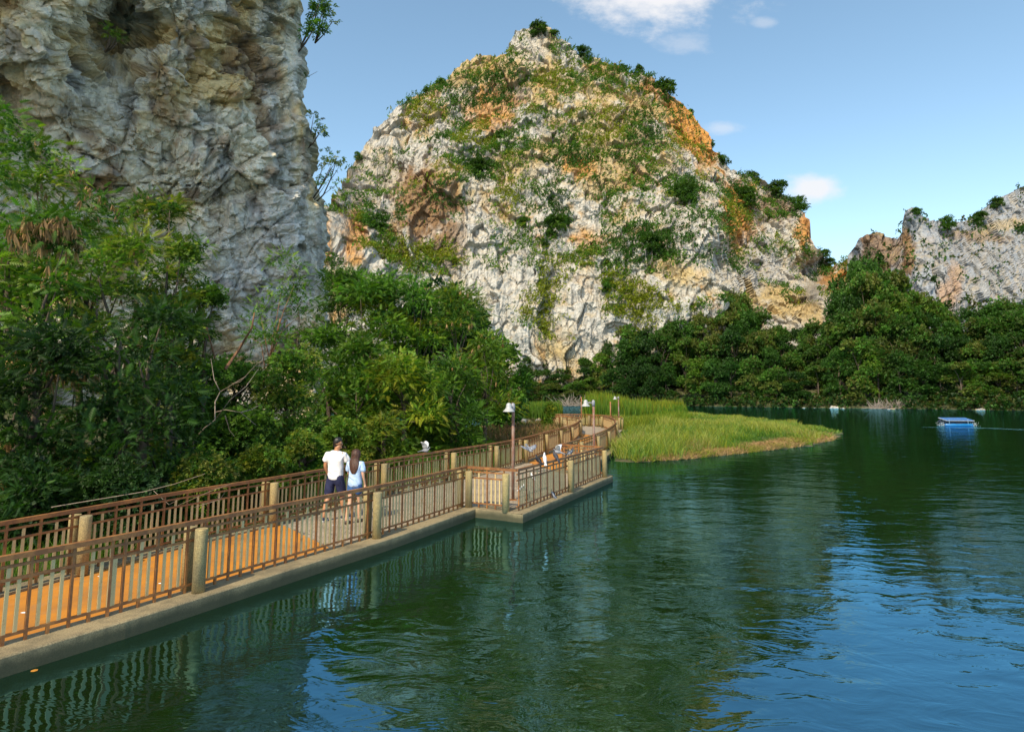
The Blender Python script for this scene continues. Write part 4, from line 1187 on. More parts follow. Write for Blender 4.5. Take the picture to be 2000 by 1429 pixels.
# unseen trees left of the frame, added to shade the lower-left thicket
for k_, (x_, y_, h_) in enumerate([(-17.5, 9.0, 7.5), (-15.5, 4.5, 6.5)]):
    gg_ = np.random.default_rng(60 + k_); lb_ = lobes_for(2.9, h_, gg_, 16, .1)
    place('tree', [('crown', make_crown('crown', lb_, 1500, T_TUFT, .5, near_pal[0], 70 + k_, .4, .1)), ('trunk', trunk_mesh(h_, 2.5, gg_, BARK, .12, lb_, 6))], x_, y_, gz(x_, y_), 0, 1, 1, ['leafy tree at the left edge, behind the first dark tree', 'leafy tree at the left edge beside the near railing'][k_], 'tree')
near_tree(-70, 15.5, 190, 300, 'dark leafy tree cut off by the left edge of the picture, against the cliff', 0, 1001)
near_tree(40, 14.5, 262, 210, 'tall tree at the far left with a bright green top reaching up the cliff', 0, 1003, pods=60)
near_tree(95, 13.2, 420, 190, 'tree hung with clusters of dry brown seed pods at the left edge', 2, 1005, pods=1100, size=.5)
near_tree(120, 18.5, 318, 200, 'bright crown behind the pod-laden tree, topping the left thicket', 1, 1201, T=T_FEATHER, pods=120)
near_tree(285, 19.0, 384, 180, 'fresh green crown at the back of the left thicket, touching the cliff', 0, 1203, T=T_FEATHER, pods=60)
near_tree(388, 19.5, 470, 120, 'light green tree at the right shoulder of the left thicket', 1, 1205, T=T_FEATHER)
near_tree(190, 17.0, 372, 190, 'feathery green tree with few brown pods before the cliff, left of the yellowish one', 0, 1007, T=T_FEATHER, pods=170)
near_tree(250, 15.0, 455, 190, 'light green feathery tree in the middle of the left thicket', 1, 1009, T=T_FEATHER, size=.5)
near_tree(335, 18.5, 398, 150, 'tree with dry tips whose crown ends at the bare cliff', 3, 1011, pods=130)
near_tree(352, 16.5, 470, 110, 'narrow yellow-green tree draped in vines at the right end of the left thicket', 1, 1013, T=T_SPRAY, size=.34, bottom=.05)
near_tree(300, 13.0, 600, 260, 'deep green undergrowth tree in the shade below the left thicket', 4, 1015, T=T_FEATHER, size=.5)
near_tree(90, 12.0, 640, 250, 'very dark low tree in the bottom left of the thicket', 4, 1017, size=.5)
near_tree(405, 19.0, 560, 110, 'dark vine-covered tree beside the bare rock', 2, 1019, T=T_SPRAY, size=.34, bottom=.02)
near_tree(515, 27.5, 492, 150, 'slender airy sapling with reddish leaning stem before the cliff', 0, 1021, T=T_FEATHER, size=.6, dens=.35, bottom=.50, lean=(.9, 0), trunkm=TWIGR, nl=9, r0=.06)
near_tree(585, 30.0, 545, 90, 'thin green sapling close to the right edge of the cliff', 2, 1023, T=T_FEATHER, size=.6, dens=.4, bottom=.45, nl=7, r0=.06)
near_tree(570, 21.0, 690, 170, 'pale green shrub mound overgrown with creepers behind the man', 3, 1025, T=T_SPRAY, size=.30, bottom=.02, cat='shrub', name='shrub', nl=16)
near_tree(462, 23.0, 700, 170, 'dark shrub filling the foot of the bare cliff above the dead branches', 2, 1301, T=T_SPRAY, size=.34, bottom=.02, cat='shrub', name='shrub', nl=16)
near_tree(480, 17.5, 800, 150, 'dark shrub under the bare branches', 2, 1027, T=T_SPRAY, size=.28, bottom=.02, cat='shrub', name='shrub')
near_tree(672, 31.0, 532, 150, 'leafy tree rising just right of the cliff foot', 2, 1029, size=.65)
near_tree(725, 29.0, 548, 190, 'broad fresh green tree, left one of the big clump behind the railing', 0, 1031, size=.62)
near_tree(812, 30.0, 552, 170, 'darker tree in the middle of the big clump', 0, 1033, size=.62)
near_tree(895, 30.0, 560, 150, 'tree with brownish tips at the top right of the big clump', 3, 1035, T=T_FEATHER, size=.62, pods=170)
near_tree(945, 28.5, 655, 120, 'tree with yellowing drooping branches at the right end of the big clump', 1, 1037, T=T_FEATHER, size=.6, pods=150)
near_tree(700, 25.0, 662, 150, 'green tree in front of the clump above the couple', 0, 1039, size=.6)
near_tree(792, 25.0, 700, 170, 'low branching tree with bright layered leaves above the flying pigeon', 1, 1041, size=.6, dens=1.1)
near_tree(880, 26.5, 690, 160, 'dark green tree overhanging the grass behind the walkway', 2, 1043, T=T_FEATHER, size=.6)
near_tree(980, 40.0, 668, 120, 'distant dark tree behind the right end of the clump', 2, 1045, T=T_TUFT4, size=.8)
near_tree(760, 30.5, 545, 170, 'bright green crown between the two tallest trees of the clump', 1, 1207, size=.6)
near_tree(650, 27.0, 640, 120, 'dark tree tucked against the foot of the cliff', 2, 1209, size=.6)
near_tree(850, 48.0, 560, 260, 'dark tree mass seen behind the big clump', 4, 1046, T=T_TUFT4, size=1.1)
near_tree(508, 14.6, 868, 110, 'bright yellow-green round bush behind the railing, left of the man', 1, 1047, T=T_SPRAY, size=.20, bottom=.0, cat='bush', name='bush', nl=16)
near_tree(600, 17.5, 850, 90, 'small green bush close behind the man', 3, 1049, T=T_SPRAY, size=.2, bottom=.0, cat='bush', name='bush')
near_tree(672, 19.0, 826, 110, 'sunlit leafy bush behind the heads of the couple', 1, 1051, T=T_SPRAY, size=.22, bottom=.0, cat='bush', name='bush', nl=16)
near_tree(748, 20.5, 812, 110, 'yellowish drooping bush right of the woman, above the railing', 1, 1053, T=T_FROND, size=.4, bottom=.0, cat='bush', name='bush', nl=14)
near_tree(400, 13.2, 880, 150, 'green creeper-covered bush left of the bright round bush', 3, 1055, T=T_SPRAY, size=.2, bottom=.0, cat='bush', name='bush', nl=16)
near_tree(240, 11.6, 905, 180, 'dark low bush behind the left part of the railing', 4, 1057, T=T_SPRAY, size=.2, bottom=.0, cat='bush', name='bush')
near_tree(60, 11.0, 890, 200, 'dark weedy bush at the left edge behind the railing', 4, 1059, T=T_FEATHER, size=.3, bottom=.0, cat='bush', name='bush')
near_tree(1076, 42.0, 786, 36, 'bright green young tree between the far rock and the railing bend', 1, 1061, T=T_SPRAY, size=.3, bottom=.05, cat='bush', name='bush')
# shrubs high on the edge of the left cliff
def cliff_shrub(u, y, v, wpx, hpx, label, seed, pal, T=T_SPRAY, size=.3, dens=.8):
    gg = np.random.default_rng(seed); w = wpx / 2 * y / 1200; h = hpx * y / 1200
    x = ux(u, y, v); z0 = vz(v, y)
    lb = [(gg.uniform(-.6, .6) * w, gg.uniform(-.5, .5) * w, gg.uniform(.1, .9) * h, w * .42, w * .42, w * .35) for _ in range(8)]
    t = empty('shrub', (x, y, z0)); tag(t, label, 'shrub')
    n = int(sum(l[3] ** 2 * 9 for l in lb) * 16 * dens)
    obj('crown', make_crown('crown', lb, n, T, size, near_pal[pal], seed + 1, .35, .2), t)
    mb = MB(); root = Vector((-w * 1.25, .5, -.2 * h))
    for l in lb[:6]: mb.tube([root, root.lerp(Vector(l[:3]), .5) + Vector((0, 0, -.15)), Vector(l[:3])], [.05, .03, .01], 6)
    obj('stem', mb.mesh('stem', BARK, True), t)
cliff_shrub(612, 34.6, 78, 62, 100, 'dark shrub hanging from the top edge of the left cliff', 1101, 2, dens=1.6)
cliff_shrub(640, 35.2, 60, 50, 90, 'lighter airy shrub at the top of the cliff edge against the sky', 1103, 3, dens=.45)
cliff_shrub(590, 36.0, 150, 14, 14, 'tiny tuft on the cliff edge below the hanging shrub', 1105, 2)
cliff_shrub(618, 36.0, 272, 36, 60, 'small shrub halfway down the cliff edge', 1107, 3, dens=.8)
cliff_shrub(640, 37.0, 375, 66, 100, 'loose-leaved sapling on the lower cliff edge, its bare branch reaching right', 1109, 3, dens=.5)
cliff_shrub(222, 25.6, 85, 52, 26, 'olive green shrub growing in the dark hollow high on the left cliff', 1111, 3, size=.22)
mb = MB(); y = 37.5
for path, r in (([(612, 400), (632, 380), (645, 352), (652, 330), (658, 305)], .05), ([(645, 352), (655, 338), (664, 322)], .025), ([(632, 380), (650, 366), (668, 352)], .02)):
    mb.tube([PY(a, b, y) for a, b in path], [r * (1 - .7 * i / (len(path) - 1)) for i in range(len(path))], 6)
tag(mb.build('bare_branch', BARK, None, True), 'bare dark branch curving up against the sky at the cliff edge', 'branch')
mb = MB(); y = 36.5
for path, r in (([(578, 160), (590, 154), (605, 148), (620, 140)], .03), ([(596, 152), (602, 144), (606, 138)], .014)):
    mb.tube([PY(a, b, y) for a, b in path], [r * (1 - .7 * i / (len(path) - 1)) for i in range(len(path))], 6)
tag(mb.build('bare_branch', TWIG, None, True), 'thin bare twig sticking out of the upper cliff edge', 'branch')
# dead branches left of the couple
def branchy(name, paths, y, r, mat, label):
    mb = MB()
    for k, path in enumerate(paths):
        pts = [PY(a, b, y + .5 * math.sin(i * 1.3 + k)) for i, (a, b) in enumerate(path)]
        rr = r * (1 if k == 0 else .6)
        mb.tube(pts, [rr * (1 - .65 * i / (len(path) - 1)) for i in range(len(path))], 6)
    return tag(mb.build(name, mat, None, True), label, 'dead branch')
branchy('dead_branch', [[(372, 1000), (376, 900), (378, 860), (400, 835), (420, 820), (420, 785), (430, 765), (455, 750), (480, 735)], [(420, 805), (440, 800), (470, 805), (500, 830)], [(455, 750), (470, 745), (500, 712)], [(420, 820), (450, 780), (480, 755), (505, 720)], [(430, 765), (418, 740), (412, 700)], [(470, 805), (490, 800), (510, 790)], [(440, 812), (448, 840), (458, 852)]], 15.6, .022, TWIG, 'pale bare dead branch forking in front of the dark thicket left of the man')
branchy('dead_branch', [[(440, 720), (462, 690), (480, 660), (492, 640), (497, 610)], [(420, 700), (412, 670), (404, 640)]], 18.5, .05, TWIGR, 'thick reddish bare stem leaning right in front of the cliff foot')
branchy('dead_branch', [[(100, 990), (280, 960), (340, 945), (400, 925)], [(300, 958), (330, 985), (350, 975)], [(340, 990), (420, 955), (450, 945)], [(380, 990), (430, 975), (440, 960)]], 10.6, .008, TWIG, 'bleached dead twigs lying against the bank side railing')

# ------------------------------------------------------------------ grass and reeds
def blades(name, poly, n, h, wd, pal, seed, patch=.5, lean=.35, hfun=None, dry=0.0, wpow=1.3, mat=None, amp=.35, gaps=0):
    g = np.random.default_rng(seed); P = np.array(poly); lo, hi = P.min(0), P.max(0)
    got = []; tot = 0
    while tot < n:
        q = g.uniform(lo, hi, (n * 3, 2)); q = q[(q[:, 1] > 4)]
        ins = sdf_poly(q[:, 0], q[:, 1], poly) > 0
        d = np.hypot(q[:, 0], q[:, 1]); k = ins & (g.random(len(q)) < (12.0 / np.maximum(12, d)) ** wpow * 1.0) & (np.abs(q[:, 0]) < q[:, 1] * 1.05 + 3)
        got.append(q[k]); tot += k.sum()
        if len(got) > 60: break
    q = np.concatenate(got)[:n]; n = len(q)
    z = np.maximum(ground_z(q[:, 0], q[:, 1]), -.02)
    b3 = np.stack([q[:, 0], q[:, 1], z], 1)
    d = np.hypot(q[:, 0], q[:, 1])
    nz = fbm(b3 * np.array([patch, patch, 0]), seed, 3)
    if gaps:
        keep = fbm(b3 * np.array([.7, .7, 0]) + 9, seed + 2, 3) + g.normal(0, .25, n) + 1.6 * sstep(.1, 1.6, sdf_poly(q[:, 0], q[:, 1], poly)) > gaps
        q, z, b3, d, nz = q[keep], z[keep], b3[keep], d[keep], nz[keep]; n = len(q)
    hh = h * (1 + amp * nz) * g.uniform(.6, 1.25, n)
    if hfun is not None: hh = hh * hfun(q)
    ww = wd * np.maximum(1, d / 16)
    a = g.uniform(0, 6.28, n); side = np.stack([np.cos(a), np.sin(a), a * 0], 1)
    ln = g.normal(0, lean, (n, 3)); ln[:, 2] = 0
    s2 = side * ww[:, None] * .5
    mid = b3 + ln * (hh * .35)[:, None] + np.array([0, 0, 1]) * (hh * .6)[:, None]
    tip = b3 + ln * hh[:, None] + np.array([0, 0, 1]) * hh[:, None]
    V = np.stack([b3 - s2, b3 + s2, mid + s2 * .8, mid - s2 * .8, tip], 1).reshape(-1, 3)
    i5 = np.arange(n)[:, None] * 5
    F = i5 + np.array([[0, 1, 2, 3]]); F3 = i5 + np.array([[3, 2, 4]])
    pal = np.array(pal); kk = np.clip(((nz * .9 + .5 + g.normal(0, .22, n)) * len(pal)).astype(int), 0, len(pal) - 1)
    col = pal[kk]
    if dry: 
        nd = fbm(b3 * np.array([.35, .35, 0]) + 50, seed + 5, 3) + g.normal(0, .12, n)
        col = lerpc(col, STRAW * 1.1, sstep(.5 - dry, .75 - dry, nd) * .8)
    C = np.repeat((col * g.uniform(.75, 1.2, (n, 1)))[:, None], 5, 1).reshape(-1, 3)
    return obj(name, mesh_np(name, V, F, mat or LEAF, C, False, F3))
GRS = [G_MID, G_BRI * .8, G_BRI * 1.1, np.array((.15, .24, .05)), G_YEL * 1.1, np.array((.28, .29, .06))]
sp_o = blades('marsh_grass', spitpoly, 84000, .46, .013, [c * 1.35 for c in GRS], 51, .33, .45, lambda q: 1.15 - .55 * sstep(8, 24, q[:, 0]), .16, 1.6, None, 1.3, .15)
tag(sp_o, 'bright green marsh grass covering the low spit beside the walkway bend', 'grass', kind='stuff')
# tall reeds behind the bend
REED_PX = [(1138, 812), (1165, 808), (1220, 806), (1290, 806), (1330, 808), (1345, 815), (1320, 822), (1270, 826), (1228, 830), (1190, 826), (1150, 820)]
reedpoly = [(lambda p: (p.x, p.y))(PZ(u, v, 0)) for u, v in REED_PX]
R1 = blades('tall_reeds', reedpoly, 16000, 1.85, .022, [G_BRI * .7, G_BRI, G_BRI * 1.3, G_YEL, G_YEL * 1.1], 53, .3, .10, lambda q: np.clip(1.15 - .5 * sstep(9, 17, q[:, 0]), .4, 1.2), .0, .5, None, .8)
tag(R1, 'dense stand of tall green reeds behind the walkway bend', 'reeds', kind='stuff')
R2 = blades('tall_reeds', [(p[0], p[1]) for p in [(lambda q: (q.x, q.y))(PZ(u, v, 0)) for u, v in [(1010, 815), (1040, 811), (1080, 811), (1100, 817), (1080, 824), (1015, 824)]]], 4000, 1.5, .022, [G_BRI * .8, G_BRI, G_YEL * .8], 55, .3, .10, None, 0, .5)
tag(R2, 'smaller clump of bright reeds left of the far bend above the rock', 'reeds', kind='stuff')
sedge = blades('sedge', [(lambda q: (q.x, q.y))(PZ(u, v, 0)) for u, v in [(1215, 835), (1280, 822), (1340, 822), (1350, 828), (1320, 836), (1260, 842), (1222, 846)]], 9000, .75, .016, [G_BRI, G_YEL * .9, G_YEL, G_BRI * 1.2], 57, .3, .3, None, 0, .5)
tag(sedge, 'knee-high yellow-green sedge in front of the tall reeds', 'sedge', kind='stuff')
# bank grass
bankp = [(p.x, p.y) for p in off_line(left_line, -.45)[::6]]
bk = bankp + [(-3, 44), (-7, 40), (-9, 30), (-12, 22), (-15, 14), (-16, 6), (-14, -2)]
bg_o = blades('bank_grass', bk, 58000, .30, .012, [G_MID * .8, G_MID, G_BRI * .8, G_BRI, G_BRI * 1.1], 59, .4, .4, None, .05, .9)
tag(bg_o, 'green grass on the wet bank between the walkway and the thicket', 'grass', kind='stuff')
dryp = [(lambda q: (q.x, q.y))(PZ(u, v, .1)) for u, v in [(940, 838), (1010, 828), (1090, 826), (1100, 842), (1070, 866), (1000, 880), (940, 872)]]
dg = blades('dry_grass', dryp, 9000, .6, .012, [STRAW * .6, STRAW * .8, G_OLV, RUST * .8, G_BRI * .7], 61, .5, .35, None, .15, .6, DRYM)
tag(dg, 'reddish dry grass around the white boulder beyond the railing', 'dry grass', kind='stuff')
# straw litter on the edge of the spit
tipp = [(lambda q: (q.x, q.y))(PZ(u, v, 0)) for u, v in [(1240, 893), (1340, 888), (1440, 876), (1560, 862), (1620, 850), (1630, 860), (1560, 873), (1440, 887), (1320, 899), (1240, 903)]]
lt = blades('straw_litter', tipp, 9000, .22, .012, [STRAW, STRAW * 1.3, STRAW * .8, G_YEL], 63, .5, 1.6, None, 0, 1.0, DRYM)
tag(lt, 'flattened dry straw along the water edge of the grass spit', 'straw', kind='stuff')

# ------------------------------------------------------------------ people
def cloth(name, col, var=.12, rough=.85):
    m, nt, b = M(name); t = NT(nt); v = t.coord('Object')
    n = t.noise(v, 9, 4, .6, .6)
    c = t.scale(t.mix(0.0, col, col), t.ramp(n, .3, .7, 1 - var, 1 + var * .4))
    nt.links.new(c, b.inputs['Base Color']); b.inputs['Roughness'].default_value = rough
    w = nt.nodes.new('ShaderNodeTexWave'); w.inputs['Scale'].default_value = 3.2; w.inputs['Distortion'].default_value = 9
    w.inputs['Detail'].default_value = 2; w.bands_direction = 'DIAGONAL'; nt.links.new(v, w.inputs['Vector'])
    nt.links.new(t.bump(w.outputs[0], .55, .02), b.inputs['Normal'])
    return m
def skinm(name, col):
    m, nt, b = M(name); b.inputs['Base Color'].default_value = (*col, 1); b.inputs['Roughness'].default_value = .5
    b.inputs['Subsurface Weight'].default_value = .08; b.inputs['Subsurface Radius'].default_value = (.02, .008, .004)
    return m
SK1, SK2 = skinm('tanned_skin', (.42, .20, .10)), skinm('light_tanned_skin', (.55, .32, .21))
WHITE_T, BLUE_T = cloth('white_cotton', (.80, .79, .80)), cloth('pale_blue_cotton', (.42, .58, .84))
NAVY, DENIM = cloth('navy_cloth', (.012, .016, .06)), cloth('denim', (.035, .11, .30), .3)
HAIR_B = simple('black_hair', (.012, .010, .009), .45, .3, 60); HAIR_R = simple('brown_hair', (.085, .032, .016), .45, .5, 40, (.03, .013, .008), .01)
SHOE = simple('navy_shoe', (.03, .035, .08), .7, .2, 30); SOLE = simple('white_sole', (.75, .75, .76), .6, .1, 20); SANDAL = simple('brown_sandal', (.08, .05, .04), .7)
GLASS = simple('black_plastic', (.01, .01, .01), .3, .1)

def skin_obj(name, chains, mat, parent, sub=2, root=0):
    """chains: lists of (key or None, (x,y,z), (rx,ry)); a key that is known already reuses its vertex"""
    V, R, E, K = [], [], [], {}
    for ch in chains:
        prev = None
        for key, co, r in ch:
            if key is not None and key in K: i = K[key]
            else:
                i = len(V); V.append(co); R.append(r if isinstance(r, tuple) else (r, r))
                if key is not None: K[key] = i
            if prev is not None: E.append((prev, i))
            prev = i
    me = bpy.data.meshes.new(name); me.from_pydata([tuple(v) for v in V], E, []); me.update(); me.materials.append(mat)
    o = obj(name, me, parent)
    sk = o.modifiers.new('skin', 'SKIN'); sk.use_smooth_shade = True
    lay = me.skin_vertices[0].data if me.skin_vertices else None
    if lay is None:
        bpy.context.view_layer.objects.active = o
        lay = me.skin_vertices[0].data
    for i, r in enumerate(R): lay[i].radius = r; lay[i].use_root = (i == root)
    ss = o.modifiers.new('sub', 'SUBSURF'); ss.levels = ss.render_levels = sub
    return o
def arm(side, sh, el, wr, hand_dir, r=1.0, k='a'):
    sh, el, wr = Vector(sh), Vector(el), Vector(wr); hd = Vector(hand_dir).normalized()
    sd = hd.cross(Vector((0, 1, 0))).normalized() if abs(hd.y) < .9 else Vector((1, 0, 0))
    palm = wr + hd * .05; kn = wr + hd * .085
    ch = [[('chest', None, 0), (k + 'sh', tuple(sh), (.056 * r, .056 * r)), (None, tuple(sh.lerp(el, .45)), (.048 * r, .05 * r)), (k + 'el', tuple(el), (.038 * r, .038 * r)), (None, tuple(el.lerp(wr, .35)), (.038 * r, .036 * r)),
           (k + 'wr', tuple(wr), (.025 * r, .022 * r)), (k + 'palm', tuple(palm), (.030, .018)), (k + 'kn', tuple(kn), (.032, .016))]]
    fwd = sd.cross(hd).normalized()
    for q, L in enumerate((.062, .075, .07, .055)):
        b = kn + fwd * ((q - 1.5) * .019)
        ch.append([(k + 'kn', None, 0), (None, tuple(b + hd * .01), (.009, .009)), (None, tuple(b + hd * L * .55 + sd * .006), (.0085, .0085)), (None, tuple(b + hd * L + sd * .018), (.0075, .0075))])
    ch.append([(k + 'palm', None, 0), (None, tuple(palm + fwd * -.035 + hd * .01), (.011, .011)), (None, tuple(palm + fwd * -.045 + hd * .04), (.0095, .0095))])
    return ch
def leg(k, hip, knee, ankle, toe, r=1.0):
    hip, knee, ankle, toe = [Vector(a) for a in (hip, knee, ankle, toe)]
    return [[('pelvis', None, 0), (k + 'hip', tuple(hip), (.088 * r, .092 * r)), (None, tuple(hip.lerp(knee, .5)), (.072 * r, .076 * r)), (k + 'knee', tuple(knee), (.052 * r, .054 * r)),
             (None, tuple(knee.lerp(ankle, .32) + Vector((0, -.015, 0))), (.054 * r, .056 * r)), (k + 'ank', tuple(ankle), (.033 * r, .036 * r)), (None, tuple(ankle.lerp(toe, .5) + Vector((0, 0, -.02))), (.036, .028)), (None, tuple(toe), (.034, .018))]]
def face_head(cx, cy, cz, fd, r=1.0):
    """head chain with jaw, brow and nose; fd = facing direction"""
    f = Vector(fd).normalized(); c = Vector((cx, cy, cz)); s = Vector((f.y, -f.x, 0))
    ch = [[('neck', None, 0), ('jaw', tuple(c + f * .022 + Vector((0, 0, -.075))), (.054 * r, .060 * r)), ('face', tuple(c + f * .012 + Vector((0, 0, -.01))), (.071 * r, .083 * r)), ('brow', tuple(c + Vector((0, 0, .045))), (.073 * r, .085 * r)), (None, tuple(c + f * -.008 + Vector((0, 0, .085))), (.05 * r, .056 * r))],
          [('face', None, 0), (None, tuple(c + f * .082 + Vector((0, 0, -.02))), (.019, .019)), (None, tuple(c + f * .106 + Vector((0, 0, -.034))), (.012, .012))],
          [('jaw', None, 0), (None, tuple(c + f * .070 + Vector((0, 0, -.078))), (.021, .015)), (None, tuple(c + f * .080 + Vector((0, 0, -.108))), (.016, .014))]]
    for q in (1, -1): ch.append([('face', None, 0), (None, tuple(c + s * q * .074 * r + Vector((0, 0, -.018)) - f * .01), (.016, .010)), (None, tuple(c + s * q * .086 * r + Vector((0, 0, -.005)) - f * .018), (.009, .018))])
    return ch
walk_dir = (lake_line[cut(lake_line, 860)] - lake_line[cut(lake_line, 640)]); walk_ang = math.atan2(walk_dir.y, walk_dir.x) - math.pi / 2

# man ---------------------------------------------------------------
mp = PZ(652, 1016, DECK)
man = empty('person', tuple(mp), walk_ang * .55)
tag(man, 'man in white t-shirt and navy shorts walking away, head turned right towards the woman', 'person')
hf = Vector((.93, .25, 0))        # he looks to his right
body = [[('pelvis', (0, 0, .93), (.145, .105)), (None, (0, .01, 1.05), (.150, .105)), (None, (0, .0, 1.18), (.158, .112)), ('chest', (0, -.01, 1.30), (.150, .095)), ('neckb', (.005, 0, 1.40), (.070, .058)), ('neck', (.012, .01, 1.49), (.054, .056))]]
body += face_head(.025, .02, 1.60, hf)
body += arm(1, (.182, .0, 1.372), (.275, .10, 1.14), (.44, .20, 1.02), (.9, .4, -.35), 1.05, 'r')
body += arm(-1, (-.182, -.01, 1.372), (-.24, -.02, 1.12), (-.22, .10, .90), (.05, .3, -1), 1.05, 'l')
body += leg('l', (-.095, 0, .86), (-.12, -.05, .48), (-.15, -.18, .09), (-.17, -.04, .035), 1.08)
body += leg('r', (.095, 0, .86), (.115, .12, .49), (.15, .17, .09), (.17, .30, .035), 1.08)
skin_obj('body', body, SK1, man)
shirt = [[('pelvis', (0, 0, .815), (.188, .145)), (None, (0, 0, .90), (.186, .142)), (None, (0, .005, 1.08), (.180, .135)), (None, (0, 0, 1.22), (.190, .140)), ('chest', (0, -.01, 1.33), (.192, .130)), ('nk', (.005, 0, 1.42), (.105, .085)), (None, (.007, .004, 1.45), (.07, .066))],
         [('chest', None, 0), ('s1', (.195, 0, 1.352), (.074, .080)), (None, (.235, .045, 1.27), (.078, .080)), (None, (.252, .07, 1.20), (.076, .078))],
         [('chest', None, 0), ('s2', (-.195, -.01, 1.352), (.074, .080)), (None, (-.225, -.015, 1.27), (.078, .080)), (None, (-.238, -.02, 1.19), (.076, .078))]]
skin_obj('t_shirt', shirt, WHITE_T, man)
shorts = [[('pelvis', (0, 0, .90), (.170, .126)), (None, (0, 0, 1.02), (.158, .118))],
          [('pelvis', None, 0), ('a', (-.095, -.0, .83), (.118, .116)), (None, (-.112, -.03, .66), (.115, .112)), (None, (-.120, -.05, .47), (.110, .108))],
          [('pelvis', None, 0), ('b', (.095, .01, .83), (.118, .116)), (None, (.108, .065, .66), (.115, .112)), (None, (.116, .11, .48), (.110, .108))]]
skin_obj('shorts', shorts, NAVY, man)
hb = Vector((.025, .02, 1.60))
def hair_mesh(parent, c, rings, mat, wav=.0, n=28, seed=1):
    """rings: (dz, dx, dy, rx, ry) from crown to tips; strands as ripples round the ring"""
    V, F = [], []; gh = random.Random(seed)
    ph = [gh.uniform(0, 6.28) for _ in range(n)]
    for i, (dz, dx, dy, rx, ry) in enumerate(rings):
        for k in range(n):
            a = 2 * math.pi * k / n; w = 1 + .06 * math.sin(ph[k] * 3) + wav * math.sin(i * 1.5 + ph[k // 3] * 2)
            V.append((c.x + dx + math.cos(a) * rx * w, c.y + dy + math.sin(a) * ry * w, c.z + dz + (.02 * math.sin(ph[k]) if i == len(rings) - 1 else 0)))
    for i in range(len(rings) - 1):
        for k in range(n): F.append([i * n + k, (i + 1) * n + k, (i + 1) * n + (k + 1) % n, i * n + (k + 1) % n])
    T = [[0, k, k + 1] for k in range(1, n - 1)]; b_ = (len(rings) - 1) * n; T += [[b_, b_ + k + 1, b_ + k] for k in range(1, n - 1)]
    o = obj('hair', mesh_np('hair', V, F, mat, None, True, T), parent); ss = o.modifiers.new('s', 'SUBSURF'); ss.levels = ss.render_levels = 1
    return o
bx, by = -hf.x, -hf.y
hair_mesh(man, hb, [(.128, 0, 0, .012, .012), (.122, 0, 0, .05, .05), (.10, 0, 0, .080, .082), (.05, bx * .006, by * .006, .094, .094), (.01, bx * .022, by * .022, .090, .090), (-.03, bx * .034, by * .034, .078, .078), (-.07, bx * .045, by * .045, .058, .058), (-.085, bx * .045, by * .045, .03, .03)], HAIR_B)
gm = MB(); side_ = Vector((hf.y, -hf.x, 0))
for q in (1, -1):
    c = hb + hf * .098 + side_ * (.034 * q) + Vector((0, 0, -.004))
    ring = [c + side_ * (.026 * math.cos(a)) + Vector((0, 0, .018 * math.sin(a))) for a in [k * math.pi / 6 for k in range(13)]]
    gm.tube(ring, .0035, 5)
    gm.tube([c + side_ * (.028 * q), hb + side_ * (.080 * q) + hf * .02, hb + side_ * (.083 * q) - hf * .02], .003, 5)
gm.build('glasses', GLASS, man)
def shoe(parent, x, y, z, ang, mat, sole=True, L=.27, pitch=0):
    m_ = MB(); S = []
    prof = [(-.5, .036, .075), (-.35, .040, .085), (-.1, .041, .075), (.15, .047, .058), (.35, .046, .045), (.5, .026, .03)]
    n = 12; V = []; F = []
    for t_, w_, h_ in prof:
        for k in range(n):
            a = math.pi * 2 * k / n; V.append((math.cos(a) * w_, t_ * L, max(0, .5 * h_ + math.sin(a) * h_ * .5)))
    for i in range(len(prof) - 1):
        for k in range(n): F.append([i * n + k, i * n + (k + 1) % n, (i + 1) * n + (k + 1) % n, (i + 1) * n + k])
    T = [[k, 0, (k + 1) % n] for k in range(1, n - 1)] + [[(len(prof) - 1) * n + 0, (len(prof) - 1) * n + k, (len(prof) - 1) * n + (k + 1) % n] for k in range(1, n - 1)]
    o = obj('shoe', mesh_np('shoe', V, F, mat, None, True, T), parent, (x, y, z), ang)
    o.rotation_euler = (pitch, 0, ang)
    if sole:
        s_ = MB(); P_ = [(-.5, .028), (-.4, .040), (-.1, .041), (.2, .050), (.42, .044), (.52, .02)]
        V2 = []; F2 = []
        for t_, w_ in P_:
            V2 += [(-w_, t_ * L, -.006), (w_, t_ * L, -.006), (w_, t_ * L, .020), (-w_, t_ * L, .020)]
        for i in range(len(P_) - 1):
            for k in range(4): a, b = 4 * i + k, 4 * i + (k + 1) % 4; F2.append([a, b, b + 4, a + 4])
        F2 += [[0, 3, 2, 1], [4 * len(P_) - 4, 4 * len(P_) - 3, 4 * len(P_) - 2, 4 * len(P_) - 1]]
        obj('sole', mesh_np('sole', V2, F2, SOLE), o)
    return o
shoe(man, -.16, -.10, .012, .15, SHOE); shoe(man, .16, .24, .012, -.12, SHOE)

